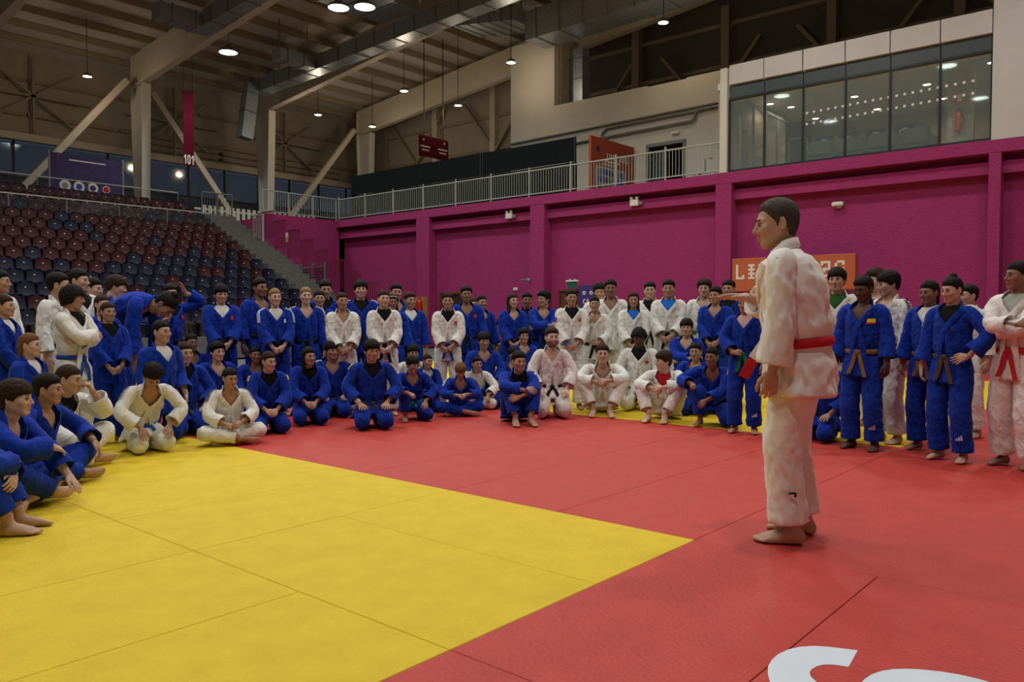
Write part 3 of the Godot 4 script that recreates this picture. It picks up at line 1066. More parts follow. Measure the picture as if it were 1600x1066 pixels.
	for k in 2:
		var sg := -1.0 if k == 0 else 1.0
		var hip: Vector3 = P.pel + Vector3(sg * 0.088, -0.02, 0)
		var knee: Vector3
		var ank: Vector3 = P.an[k]
		if P.has("knee"):
			knee = P.knee[k]
		else:
			var e := ik(hip, ank, 0.425, 0.414, P.kp[k])
			knee = e[0]
			ank = e[1]
		var hemp: Vector3 = knee.lerp(ank, 0.93 if P.pel.y > 0.7 else 0.8)
		var path := resample(smooth_path([P.pel + Vector3(sg * 0.06, 0.07, 0), hip, knee, hemp], 0.08, 6), 0.018 if fine else 0.032)
		var rad := [[0.0, 0.085], [0.16, 0.108], [0.55, 0.092], [0.8, 0.09], [1.0, 0.094]] if P.pel.y > 0.7 else [[0.0, 0.07], [0.14, 0.1], [0.52, 0.09], [0.6, 0.085], [1.0, 0.076]]
		var lr := tube_rows(path, rad, 28 if fine else 18, Vector3(0, 0, 1) if P.pel.y > 0.4 else Vector3.UP, 0.11 if fine else 0.1, sd + 11.0 + k * 7.0)
		for ri in lr.size():
			for j in lr[ri].size():
				if lr[ri][j].y < 0.012: lr[ri][j].y = 0.012
		var td := (hemp - knee).normalized()
		var inner := PackedVector3Array()
		var deepr := PackedVector3Array()
		for p in lr[-1]:
			inner.append(hemp + (p - hemp) * 0.9)
			deepr.append(hemp + (p - hemp) * 0.75 - td * 0.07)
		lr.append(inner)
		lr.append(deepr)
		tr.grid(lr, true)
		shins.append([path, rad])
		skin.grid(tube_rows(PackedVector3Array([hip, knee]), [[0, 0.08], [1, 0.055]], 8, Vector3(0, 0, 1) if P.pel.y > 0.4 else Vector3.UP), true)
		skin.grid(tube_rows(PackedVector3Array([knee, ank + (knee - ank).normalized() * 0.06]), [[0, 0.055], [0.4, 0.055], [1, 0.037]], 12, Vector3(0, 0, 1) if P.pel.y > 0.4 else Vector3.UP), true)
		var F := basis_of(P.ff[k], P.fu[k])
		if k == 1: F = Basis(-F.x, F.y, F.z)
		skin.add(TPL.foot, Transform3D(F.scaled_local(Vector3.ONE * (0.92 if girl else 1.0)), ank))
	if P.pel.y < 0.7:
		var ball := lathe([[0.0, -1.0], [0.5, -0.87], [0.87, -0.5], [1.0, 0.0], [0.87, 0.5], [0.5, 0.87], [0.0, 1.0]], 18)
		tr.add(ball, Transform3D(Basis.from_scale(Vector3(0.165, 0.105, 0.14)), P.pel + Vector3(0, 0, -0.02)))
	var am := ArrayMesh.new()
	skin.into(am, PM["skin_%d" % r[10]])
	var bits: Dictionary = TPL.bits
	var bm := [[bits.white, PM.eye], [bits.dark, PM.brow], [bits.lip, PM["lip_%d" % r[10]]]]
	for b in bm:
		var q := MB.new()
		q.add(b[0], HX)
		q.into(am, b[1])
	part(o, "body", am)
	var hm := part(o, "hair", hair_of(r[8], r[9]))
	hm.transform = HX
	if ex.has("beard"):
		if not HAIR.has("beard"):
			HAIR.beard = nets(func(p): return smax(smax(head_sdf(p) - 0.0022, p.y + 0.047, 0.004), maxf(0.005 - p.z, -(p.distance_to(Vector3(0, -0.066, 0.1)) - 0.02)), 0.004), Vector3(-0.09, -0.13, -0.02), Vector3(0.09, 0.0, 0.13), 0.006)
		part(o, "beard", HAIR.beard.mesh(PM.stubble)).transform = HX
	# --- lapels
	var J := part(o, "jacket", jk.mesh(gi))
	for k in 2:
		var sg := -1.0 if k == 0 else 1.0
		var pts := []
		var wid := []
		var nor := []
		var N := 40 if fine else 26
		var tk := lapel_t(deep, P.hem)
		var hk := [[0.0, PI], [0.16, 1.9], [0.3, 1.22], [0.46, 0.56], [0.7, 0.03], [0.85, -0.26], [1.0, -0.46]]
		var g := 0.007 if k == 0 else 0.013
		var raw := []
		for i in N + 2:
			var u := minf(float(i) / N, 1.02)
			raw.append([table2(tk, u), sg * table2(hk, u)])
		for i in N + 1:
			var p := torso(B, raw[i][0], raw[i][1], g)
			var nn := (torso(B, raw[i][0], raw[i][1], g + 0.01) - p).normalized()
			var tt := (torso(B, raw[i + 1][0], raw[i + 1][1], g) - torso(B, raw[maxi(i - 1, 0)][0], raw[maxi(i - 1, 0)][1], g)).normalized()
			if absf(raw[i][0] - 0.27) < 0.2: p += nn * 0.012
			pts.append(p)
			nor.append(nn)
			wid.append(tt.cross(nn).normalized())
		part(J, "lapel", ribbon(pts, wid, nor, 0.027, 0.008).mesh(gi))
	part(o, "trousers", tr.mesh(gi))
	# --- undershirt
	if r[11]:
		var us := MB.new()
		rows = []
		for i in 14:
			var t := lerpf(0.3, 1.0 if r[11] != "k" else 1.02, i / 13.0)
			var row := PackedVector3Array()
			for j in 24: row.append(torso(B, t, TAU * j / 24, -0.009))
			rows.append(row)
		us.grid(rows, true)
		part(o, "undershirt", us.mesh(PM["sh_" + r[11]]))
	# --- belt
	if r[12]:
		var bl := MB.new()
		rows = []
		for k in [[-0.045, 0.004], [-0.04, 0.02], [0.0, 0.022], [0.04, 0.02], [0.045, 0.004]]:
			var row := PackedVector3Array()
			for j in 32:
				var th := TAU * j / 32
				row.append(torso(B, 0.12 + k[0] - 0.012 * cos(th), th, k[1]))
			rows.append(row)
		bl.grid(rows, true)
		var f := spine(B, 0.11)
		var kc := torso(B, 0.105, 0.0, 0.03)
		bl.rbox(kc, Vector3(0.055, 0.045, 0.03), 0.01, f.basis)
		var bn := part(o, "belt", bl.mesh(PM["belt_" + r[12]]))
		if P.tails and not fine:
			for k in [-1.0, 1.0]:
				var pts := []
				var wid := []
				var nor := []
				for i in 8:
					var u := i / 7.0
					var t := lerpf(0.1, maxf(P.hem - 0.02, -0.36) * (1.0 if k > 0 else 0.85), u)
					var th: float = k * (0.08 + 0.28 * u)
					var p := torso(B, t, th, 0.024 + 0.006 * sin(u * 6.0 + sd))
					pts.append(p)
					var nn := (torso(B, t, th, 0.05) - p).normalized()
					nor.append(nn)
					wid.append(Vector3.LEFT)
				part(bn, "belt_end", ribbon(pts, wid, nor, 0.021, 0.004).mesh(PM["belt_" + r[12]]))
	extras(o, J, B, sleeves, shins, wrists, P, ex, HX)
	return o

static func table2(tb: Array, x: float) -> float:   # linear with soft corners
	for i in tb.size() - 1:
		if x <= tb[i + 1][0]: return lerpf(tb[i][1], tb[i + 1][1], (x - tb[i][0]) / (tb[i + 1][0] - tb[i][0]))
	return tb[-1][1] + (tb[-1][1] - tb[-2][1]) * (x - 1.0) / (tb[-1][0] - tb[-2][0])

var hair_cache := {}
func hair_of(style: String, col: String) -> ArrayMesh:
	var key := style + col
	if not hair_cache.has(key): hair_cache[key] = hair_mesh(style).mesh(PM["hair_" + col])
	return hair_cache[key]

func sleeve_text(s: String, S: Array, from: float, to: float, height: float, m: Material) -> ArrayMesh:
	var t: Mesh = text_mesh(s, 0.1, m, 0.0)
	var arr: Array = t.get_mesh_arrays()
	var v: PackedVector3Array = arr[Mesh.ARRAY_VERTEX]
	var bb := AABB(v[0], Vector3.ZERO)
	for p in v: bb = bb.expand(p)
	var n := PackedVector3Array()
	for i in v.size():
		var x := (v[i].x - bb.position.x) / bb.size.x
		var y := (v[i].y - bb.position.y) / bb.size.y - 0.5
		var p := on_sleeve(S[0], S[1], S[2], lerpf(from, to, x), -y * height / 0.08, 0.014)
		n.append((on_sleeve(S[0], S[1], S[2], lerpf(from, to, x), -y * height / 0.08, 0.05) - p).normalized())
		v[i] = p
	arr[Mesh.ARRAY_VERTEX] = v
	arr[Mesh.ARRAY_NORMAL] = n
	for k in Mesh.ARRAY_MAX:
		if not k in [Mesh.ARRAY_VERTEX, Mesh.ARRAY_NORMAL, Mesh.ARRAY_INDEX]: arr[k] = null
	var am := ArrayMesh.new()
	am.add_surface_from_arrays(Mesh.PRIMITIVE_TRIANGLES, arr)
	am.surface_set_material(0, m)
	return am

func sleeve_strip(S: Array, from: float, to: float, phi: float, hw: float) -> MB:
	var q := MB.new()
	var rows := []
	for i in 9:
		var u := lerpf(from, to, i / 8.0)
		rows.append(PackedVector3Array([on_sleeve(S[0], S[1], S[2], u, phi - hw, 0.012), on_sleeve(S[0], S[1], S[2], u, phi, 0.014), on_sleeve(S[0], S[1], S[2], u, phi + hw, 0.012)]))
	q.grid(rows, false)
	return q

func extras(o: Node3D, J: Node3D, B: Dictionary, sl: Array, sh: Array, wr: Array, P: Dictionary, ex: Dictionary, HX: Transform3D) -> void:
	if ex.has("str"):
		for k in 2:
			for i in 3:
				part(J, "shoulder_stripe", sleeve_strip(sl[k], 0.12, 0.42, (i - 1) * 0.26, 0.075).mesh(PM["p" + ex.str]))
	if ex.has("let"):
		for k in 2:
			var m: Material = PM["p" + ex.let]
			part(J, "shoulder_lettering", sleeve_text("IPPONGEAR", sl[k], 0.16 if k == 0 else 0.46, 0.46 if k == 0 else 0.16, 0.05, m))
	if ex.has("gold"):
		for k in 2:
			part(J, "shoulder_badge", sleeve_strip(sl[k], 0.2, 0.3, 0.1, 0.3).mesh(PM.pg))
	if ex.has("purple"):
		part(J, "sleeve_lettering", sleeve_strip(sl[0], 0.3, 0.42, 0.0, 0.3).mesh(PM.pn))
	if ex.has("patch"):
		part(J, "chest_badge", torso_patch(B, 0.64, 0.735, 0.55, 0.82, 0.012).mesh(PM["p" + ex.patch]))
	if ex.has("flag"):
		part(J, "flag_badge", torso_patch(B, 0.655, 0.73, 0.42, 0.86, 0.012).mesh(PM.py))
		part(J, "flag_badge", torso_patch(B, 0.63, 0.662, 0.42, 0.86, 0.0125).mesh(PM.pr))
	if ex.has("leaf"):
		var pts := [Vector2(0, -1), Vector2(0.1, -0.45), Vector2(0.6, -0.5), Vector2(0.5, -0.3), Vector2(1, 0.1), Vector2(0.85, 0.3), Vector2(0.45, 0.2), Vector2(0.5, 0.55), Vector2(0.25, 0.45), Vector2(0, 1)]
		var q := MB.new()
		var ring := PackedVector3Array()
		for p in pts: ring.append(torso(B, 0.66 + p.y * 0.075, 0.62 + p.x * 0.22, 0.014))
		for i in range(pts.size() - 2, 0, -1): ring.append(torso(B, 0.66 + pts[i].y * 0.075, 0.62 - pts[i].x * 0.22, 0.014))
		var c := torso(B, 0.66, 0.62, 0.016)
		q.fan(ring, c, (torso(B, 0.66, 0.62, 0.1) - c).normalized())
		part(J, "maple_leaf_badge", q.mesh(PM.pr))
	if ex.has("emb"):
		part(J, "chest_emblem", torso_patch(B, 0.68, 0.73, 0.5, 0.8, 0.012).mesh(PM.pg))
	if ex.has("wpatch"):
		part(J, "chest_badge", torso_patch(B, 0.5, 0.53, 0.5, 0.65, 0.012).mesh(PM.pw))
		part(J, "shoulder_badge", sleeve_strip(sl[1], 0.24, 0.3, 0.2, 0.12).mesh(PM.pw))
	if ex.has("logo"):
		for k in [1]:
			for i in 3:
				var q := MB.new()
				var S := [sh[k][0], sh[k][1], Vector3(0.25, 0, 1)]
				var base := 0.86
				var x := (i - 1) * 0.2
				var hgt := 0.014 + 0.014 * (2 - i) * 0.8
				q.grid([PackedVector3Array([on_sleeve(S[0], S[1], S[2], base - hgt * 1.6, x - 0.045, 0.016), on_sleeve(S[0], S[1], S[2], base - hgt * 1.2, x + 0.07, 0.016)]), PackedVector3Array([on_sleeve(S[0], S[1], S[2], base, x - 0.075, 0.016), on_sleeve(S[0], S[1], S[2], base, x + 0.075, 0.016)])], false)
				part(o, "trouser_logo", q.mesh(PM.pw if ex.logo == 1 else PM.pg))
	for nm in ["tape", "wrist"]:
		if ex.has(nm):
			var e: Vector3 = wr[0][0]
			var w: Vector3 = wr[0][1]
			var q := MB.new()
			q.grid(tube_rows(PackedVector3Array([w.lerp(e, 0.2), w.lerp(e, 0.02)]), [[0, 0.034], [1, 0.031]], 14, Vector3.UP), true)
			part(o, "wrist_band", q.mesh(PM.pw if nm == "tape" else PM.pb))
	if ex.has("band"):
		var q := MB.new()
		var rows := []
		for k in [-0.006, 0.0, 0.006]:
			var row := PackedVector3Array()
			for j in 24:
				var an := TAU * j / 24
				row.append(HX * Vector3(sin(an) * 0.086, 0.062 + cos(an) * 0.028 + k, cos(an) * 0.106 - 0.014))
			rows.append(row)
		q.grid(rows, true)
		part(o, "headband", q.mesh(PM.pw))

# ------------------------------------------------------------------ the hall
const WZ := -21.8      # face of the pilasters of the long wall
const WH := 5.43       # top of the long wall, level of the gallery
const ORD := ["first", "second", "third", "fourth", "fifth", "sixth", "seventh", "eighth", "ninth", "tenth", "eleventh", "twelfth", "thirteenth", "fourteenth", "fifteenth", "sixteenth", "seventeenth", "eighteenth", "nineteenth", "twentieth", "twenty-first", "twenty-second"]

func lin(r: float, g: float, b: float) -> Color:
	return Color(r, g, b).linear_to_srgb()

func materials() -> void:
	M.yellow = grained(lin(0.66, 0.47, 0.022), lin(0.74, 0.54, 0.03), 0.02, 0.35, 0.62, true, 0.0, 3)
	M.red = grained(lin(0.44, 0.028, 0.02), lin(0.51, 0.038, 0.027), 0.02, 0.35, 0.62, true, 0.0, 4)
	for k in ["yellow", "red"]:
		M[k].normal_enabled = true
		M[k].normal_texture = noise_tex(90, 0.2, true, 2.5, 2)
		M[k].normal_scale = 0.22
	M.yellow.metallic_specular = 0.3
	M.print = std(lin(0.66, 0.74, 0.84), 0.55)
	M.under = std(lin(0.02, 0.02, 0.022), 0.9)
	M.concrete = grained(lin(0.10, 0.10, 0.10), lin(0.15, 0.15, 0.145), 0.02, 0.3, 0.9, true, 1.0, 5)
	M.step = grained(lin(0.09, 0.09, 0.085), lin(0.14, 0.135, 0.125), 0.03, 0.4, 0.9, true, 1.0, 6)
	M.magenta = grained(lin(0.285, 0.018, 0.122), lin(0.325, 0.024, 0.142), 0.02, 0.25, 0.85, true, 0.0, 7)
	M.magenta.normal_enabled = true
	M.magenta.normal_texture = noise_tex(91, 0.12, true, 3.0, 3)
	M.magenta.normal_scale = 0.4
	M.pinkmetal = std(lin(0.16, 0.012, 0.05), 0.6)
	M.cream = grained(lin(0.57, 0.55, 0.48), lin(0.64, 0.615, 0.54), 0.01, 0.1, 0.85, true, 0.0, 8)
	M.steel = grained(lin(0.56, 0.50, 0.41), lin(0.62, 0.555, 0.455), 0.02, 0.2, 0.7, true, 0.0, 9)
	M.deck = grained(lin(0.56, 0.53, 0.48), lin(0.63, 0.60, 0.54), 0.02, 0.2, 0.8, true, 0.0, 10)
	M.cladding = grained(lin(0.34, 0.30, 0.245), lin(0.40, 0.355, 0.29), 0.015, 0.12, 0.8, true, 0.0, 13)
	M.shadeclad = grained(lin(0.10, 0.085, 0.07), lin(0.13, 0.11, 0.09), 0.015, 0.12, 0.8, true, 0.0, 24)  # brown cladding with the shade of ducts and roof put into its colour
	M.purlin = std(lin(0.30, 0.245, 0.175), 0.7)
	M.duct = grained(lin(0.27, 0.31, 0.37), lin(0.42, 0.46, 0.52), 0.03, 0.5, 0.36, true, 1.0, 14)
	M.duct.metallic = 0.6
	M.duct_seam = std(lin(0.2, 0.21, 0.22), 0.5, 0.4)
	M.black = grained(lin(0.010, 0.013, 0.014), lin(0.016, 0.02, 0.021), 0.03, 0.6, 0.8, true, 1.5, 15)
	M.black.metallic_specular = 0.1
	M.rail = std(lin(0.36, 0.40, 0.35), 0.5, 0.1)
	M.darkrail = std(lin(0.13, 0.15, 0.14), 0.5, 0.2)
	M.frame = std(lin(0.012, 0.016, 0.018), 0.45)
	M.spandrel = std(lin(0.055, 0.07, 0.078), 0.4)
	M.white = std(lin(0.66, 0.65, 0.62), 0.7)
	M.panel = grained(lin(0.50, 0.47, 0.46), lin(0.55, 0.52, 0.51), 0.01, 0.2, 0.6, true, 0.0, 16)
	M.glass = std(Color(0.75, 0.85, 0.85, 0.09), 0.03)
	M.glass.transparency = BaseMaterial3D.TRANSPARENCY_ALPHA
	M.dimglass = std(Color(0.2, 0.25, 0.28, 0.2), 0.06)
	M.dimglass.transparency = BaseMaterial3D.TRANSPARENCY_ALPHA
	M.tarp = grained(lin(0.03, 0.045, 0.075), lin(0.06, 0.08, 0.12), 0.012, 0.3, 0.6, true, 3.0, 17)
	M.seat_red = std(lin(0.034, 0.004, 0.006), 0.5, 0.0, 0.3)
	M.seat_navy = std(lin(0.005, 0.0065, 0.024), 0.5, 0.0, 0.3)
	M.plate = std(lin(0.6, 0.6, 0.6), 0.4)
	M.orange = grained(lin(0.42, 0.095, 0.035), lin(0.47, 0.11, 0.04), 0.02, 0.3, 0.7, true, 0.0, 18)
	M.redpanel = grained(lin(0.33, 0.045, 0.022), lin(0.37, 0.055, 0.028), 0.02, 0.3, 0.7, true, 0.0, 19)
	M.maroon = std(lin(0.085, 0.004, 0.014), 0.85, 0.0, 0.2)
	M.purple = grained(lin(0.024, 0.012, 0.09), lin(0.04, 0.02, 0.12), 0.008, 0.4, 0.7, true, 4.0, 20)
	M.purple2 = std(lin(0.035, 0.02, 0.17), 0.7)
	M.sign_white = std(lin(0.7, 0.68, 0.64), 0.7)
	M.door = grained(lin(0.10, 0.032, 0.012), lin(0.15, 0.05, 0.018), 0.03, 1.2, 0.55, true, 0.5, 22)
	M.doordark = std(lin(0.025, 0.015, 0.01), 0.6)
	M.green = std(lin(0.005, 0.13, 0.075), 0.4)
	M.red_enamel = std(lin(0.45, 0.012, 0.01), 0.3)
	M.gold = std(lin(0.45, 0.24, 0.05), 0.5)
	M.leaf = std(lin(0.02, 0.07, 0.03), 0.6)
	M.pot = std(lin(0.10, 0.07, 0.05), 0.7)
	M.wood = grained(lin(0.42, 0.27, 0.08), lin(0.52, 0.35, 0.12), 0.03, 1.5, 0.5, false, 0.5, 23)
	M.sofa = std(lin(0.05, 0.055, 0.05), 0.8)
	M.pipe = std(lin(0.22, 0.22, 0.21), 0.45, 0.3)
	M.blue = std(lin(0.02, 0.06, 0.35), 0.6)
	M.paper = std(lin(0.36, 0.37, 0.42), 0.8)
	M.roomwall = std(lin(0.34, 0.29, 0.215), 0.8)
	M.roomfloor = std(lin(0.10, 0.095, 0.085), 0.35)

func glow(c: Color, e: float) -> StandardMaterial3D:
	var m := std(Color(0.9, 0.9, 0.88), 0.4)
	m.emission_enabled = true
	m.emission = c
	m.emission_energy_multiplier = e
	return m

func spot(parent: Node3D, called: String, at: Vector3, energy: float, col: Color, size: float, angle := 75.0) -> void:
	var l := SpotLight3D.new()
	l.name = called
	parent.add_child(l)
	l.position = at
	l.rotation.x = -PI / 2
	l.light_energy = energy
	l.light_color = col
	l.light_size = size
	l.spot_angle = angle
	l.spot_angle_attenuation = 0.6
	l.spot_range = 60.0
	l.spot_attenuation = 2.0
	l.shadow_enabled = true

func stage() -> void:
	var cam := Camera3D.new()
	cam.name = "camera"
	add_child(cam)
	cam.position = Vector3(0, 1.307, 0)
	cam.rotation = Vector3(-atan(42.0 / 1247.0), atan(1070.0 / 1247.0), 0)
	cam.fov = rad_to_deg(2.0 * atan(533.0 / 1247.0))
	cam.near = 0.05
	cam.far = 200.0
	cam.current = true
	var we := WorldEnvironment.new()
	we.name = "surroundings"
	var en := Environment.new()
	en.background_mode = Environment.BG_SKY
	var sky := Sky.new()
	var sm := ProceduralSkyMaterial.new()
	sm.sky_top_color = Color(0.20, 0.26, 0.36)
	sm.sky_horizon_color = Color(0.36, 0.40, 0.46)
	sm.ground_bottom_color = Color(0.10, 0.10, 0.10)
	sm.ground_horizon_color = Color(0.25, 0.26, 0.28)
	sm.sky_energy_multiplier = 0.6
	sky.sky_material = sm
	en.sky = sky
	en.ambient_light_source = Environment.AMBIENT_SOURCE_DISABLED
	en.tonemap_mode = Environment.TONE_MAPPER_LINEAR
	en.tonemap_exposure = 1.0
	en.sdfgi_enabled = true
	en.ssao_enabled = true
	en.ssil_enabled = true
	we.environment = en
	add_child(we)

func roof_y(x: float) -> float:   # underside of the roof deck
	return 13.15 + 0.1 * (x + 36.0) if x < -3.0 else 13.15 + 3.3 - 0.1 * (x + 3.0)

func high_bays() -> void:
	var face := glow(Color(0.93, 1.0, 0.96), 14.0)
	var shell := MB.new()
	shell.add(lathe([[0.26, 0.0], [0.27, 0.02], [0.24, 0.1], [0.12, 0.18], [0.08, 0.3], [0.0, 0.3]], 20), Transform3D())
	var sh := shell.mesh(M.duct_seam)
	var disc := lathe([[0.0, 0.0], [0.25, 0.005]], 20)
	for i in disc.n.size(): disc.n[i] = Vector3.DOWN
	var dm := disc.mesh(face)
	for iz in 4:
		for ix in 5:
			var x := -30.3 + 7.3 * ix
			var z: float = [-17.5, -11.3, -5.2, 1.6][iz]
			if x > 3.0 or ix == 0 and iz > 0: continue
			var twin := 2 if ix == 1 and iz == 0 else 1
			for k in twin:
				var lab := "bright round high-bay lamp, row %s from the long wall, %s from the grandstand" % [ORD[iz], ORD[ix]]
				if iz == 0 and ix == 0: lab = "bright round high-bay lamp glowing nearest the grandstand"
				if twin == 2: lab = "bright high-bay lamp, %s one of the glowing pair at top" % ["left", "right"][k]
				var o := thing("high_bay_lamp", lab, "lamp", Vector3(x + k * 0.75, 12.0, z - k * 0.55), 0.0, "high-bay lamps")
				part(o, "housing", sh).scale = Vector3(1.4, 1.0, 1.4)
				part(o, "diffuser", dm, Vector3(0, -0.004, 0)).scale = Vector3(1.4, 1.0, 1.4)
				var hgt := roof_y(x) - 12.3
				part(o, "suspension_rod", barm(Vector3(0, 0.3, 0), Vector3(0, 0.3 + hgt, 0), 0.02, 0.02, M.duct_seam))
				spot(o, "light", Vector3(0, -0.05, 0), LAMP / twin, Color(1.0, 0.99, 0.965), 0.36)

const LAMP := 28.0

func pendants() -> void:
	var face := glow(Color(1.0, 0.93, 0.82), 9.0)
	var names := ["hanging at the far left over the grandstand", "hanging left of the second column", "hanging under the middle sloping beam", "hanging beside the third column", "hanging right of the third column under the far beam", "hanging in front of the tall white wall edge", "hanging at the top over the glazed lounge"]
	var at := [Vector3(-34.6, 11, -13.7), Vector3(-32.7, 11, -23.6), Vector3(-26.4, 11, -23.55), Vector3(-32.6, 11, -26.9), Vector3(-26.3, 11, -26.8), Vector3(-20.3, 11, -23.6), Vector3(-13.7, 11, -23.7)]
	var shell := lathe([[0.17, 0.0], [0.175, 0.03], [0.12, 0.12], [0.05, 0.17], [0.0, 0.17]], 16).mesh(M.duct_seam)
	var disc := lathe([[0.0, -0.012], [0.1, -0.01], [0.165, 0.004]], 16)
	for i in disc.n.size(): disc.n[i] = Vector3.DOWN
	var dm := disc.mesh(face)
	for i in at.size():
		var o := thing("pendant_lamp", "small round pendant lamp " + names[i], "lamp", at[i], 0.0, "pendant lamps")
		part(o, "shade", shell)
		part(o, "diffuser", dm)
		part(o, "suspension_rod", barm(Vector3(0, 0.17, 0), Vector3(0, roof_y(at[i].x) - 10.86, 0), 0.018, 0.018, M.frame))
		var l := OmniLight3D.new()
		l.name = "light"
		o.add_child(l)
		l.position = Vector3(0, -0.18, 0)
		l.light_energy = 1.45
		l.light_color = Color(1.0, 0.91, 0.78)
		l.light_size = 0.15
		l.omni_range = 60.0
		l.omni_attenuation = 2.0
		l.shadow_enabled = true

# --- floor: judo mats, each its own piece
func floor_of_mats() -> void:
	var f := struct("floor")
	bp(f, "subfloor", Vector3(-15, -0.2, -10), Vector3(52, 0.3, 46), M.concrete)
	var cache := {}
	var put := func(x0: float, x1: float, z0: float, z1: float, col: String) -> void:
		var sx := absf(x1 - x0)
		var sz := absf(z1 - z0)
		var key := "%s%.2f_%.2f" % [col, sx, sz]
		if not cache.has(key): cache[key] = boxm(Vector3(sx - 0.003, 0.05, sz - 0.003), M[col], 0.003)
		part(f, col + "_mat", cache[key], Vector3((x0 + x1) / 2, -0.025, (z0 + z1) / 2))
	var X0 := -2.18
	var Z0 := -4.17
	# near yellow field, corner at (X0, Z0)
	for k in 3: put.call(X0 - 2, X0, Z0 + k, Z0 + k + 1, "yellow") if k < 2 else null
	for i in range(0, 6):
		put.call(X0 - 3 - i, X0 - 2 - i, Z0, Z0 + 2, "yellow")
	for i in range(0, 8):
		for j in 2:
			put.call(X0 - 1 - i, X0 - i, Z0 + 2 + 2 * j, Z0 + 4 + 2 * j, "yellow")
	# red field between the two yellow ones
	var zr := [-4.17, -6.29, -8.41]
	for i in range(0, 13):
		for j in 2:
			put.call(X0 - 1 - i, X0 - i, zr[j + 1], zr[j], "red")
	for i in range(6, 12):
		for j in 2: put.call(X0 - 3 - i + 0.0, X0 - 2 - i + 0.0, Z0 + 2 * j, Z0 + 2 * j + 2, "red")
	# red on the right
	for i in range(0, 5):
		for j in range(0, 4):
			put.call(X0 + i, X0 + i + 1, Z0 + 2 * j, Z0 + 2 + 2 * j, "red")
	for i in range(0, 3):
		for j in 4: put.call(X0 + 2 * i, X0 + 2 * i + 2, -4.17 - 1.06 * (j + 1), -4.17 - 1.06 * j, "red")
		for j in range(0, 12):
			put.call(X0 + 2 * i, X0 + 2 * i + 2, -8.41 - j - 1, -8.41 - j, "red")
	# far yellow field and the red strip beyond it
	for i in range(0, 14):
		for j in range(0, 5):
			put.call(X0 - 1 - i, X0 - i, -8.41 - 1.89 * (j + 1), -8.41 - 1.89 * j, "yellow")
	for i in range(0, 7):
		put.call(X0 - 2 - 2 * i, X0 - 2 * i, -17.86 - 1, -17.86, "red")
		put.call(X0 - 2 - 2 * i, X0 - 2 * i, -17.86 - 2, -17.86 - 1, "red")
	# white printed letters at the lower right, lying flat on the red mats
	var flat := func(pts: Array) -> Mesh:
		var poly := PackedVector2Array(pts)
		var tri := Geometry2D.triangulate_polygon(poly)
		var q := MB.new()
		for i in range(0, tri.size(), 3):
			var a := poly[tri[i]]
			var b := poly[tri[i + 1]]
			var c := poly[tri[i + 2]]
			var A := Vector3(a.x, 0.0015, a.y)
			var Bv := Vector3(b.x, 0.0015, b.y)
			var C := Vector3(c.x, 0.0015, c.y)
			if (C - A).cross(Bv - A).y > 0: q.tri(A, Bv, C)
			else: q.tri(A, C, Bv)
		return q.mesh(M.print)
	var ltr := part(f, "mat_lettering", flat.call(letter_s()))
	ltr.set_meta("label", "white printed letters on the red mat")
	part(f, "mat_lettering", flat.call(letter_o()))

# outlines in floor metres (x, z)
func letter_s() -> Array:
	return [Vector2(-0.972, -3.196), Vector2(-0.951, -3.021), Vector2(-0.974, -3.015), Vector2(-1.004, -3.002), Vector2(-1.028, -2.981), Vector2(-1.042, -2.950), Vector2(-1.048, -2.913), Vector2(-1.043, -2.880), Vector2(-1.028, -2.852), Vector2(-1.006, -2.831), Vector2(-0.975, -2.806), Vector2(-0.926, -2.773), Vector2(-0.894, -2.728), Vector2(-0.889, -2.664), Vector2(-0.944, -2.594), Vector2(-0.979, -2.564), Vector2(-1.027, -2.603), Vector2(-1.083, -2.663), Vector2(-1.124, -2.717), Vector2(-1.156, -2.775), Vector2(-1.179, -2.832), Vector2(-1.191, -2.895), Vector2(-1.193, -2.960), Vector2(-1.180, -3.029), Vector2(-1.155, -3.082), Vector2(-1.116, -3.127), Vector2(-1.069, -3.156), Vector2(-1.015, -3.178)]
func letter_o() -> Array:
	return [Vector2(-0.875, -2.917), Vector2(-0.874, -2.964), Vector2(-0.867, -3.013), Vector2(-0.847, -3.068), Vector2(-0.821, -3.108), Vector2(-0.786, -3.143), Vector2(-0.740, -3.174), Vector2(-0.683, -3.202), Vector2(-0.623, -3.219), Vector2(-0.563, -3.224), Vector2(-0.503, -3.217), Vector2(-0.442, -3.195), Vector2(-0.416, -3.145), Vector2(-0.420, -3.044), Vector2(-0.493, -2.937), Vector2(-0.653, -2.811), Vector2(-0.760, -2.774), Vector2(-0.828, -2.809), Vector2(-0.865, -2.862)]

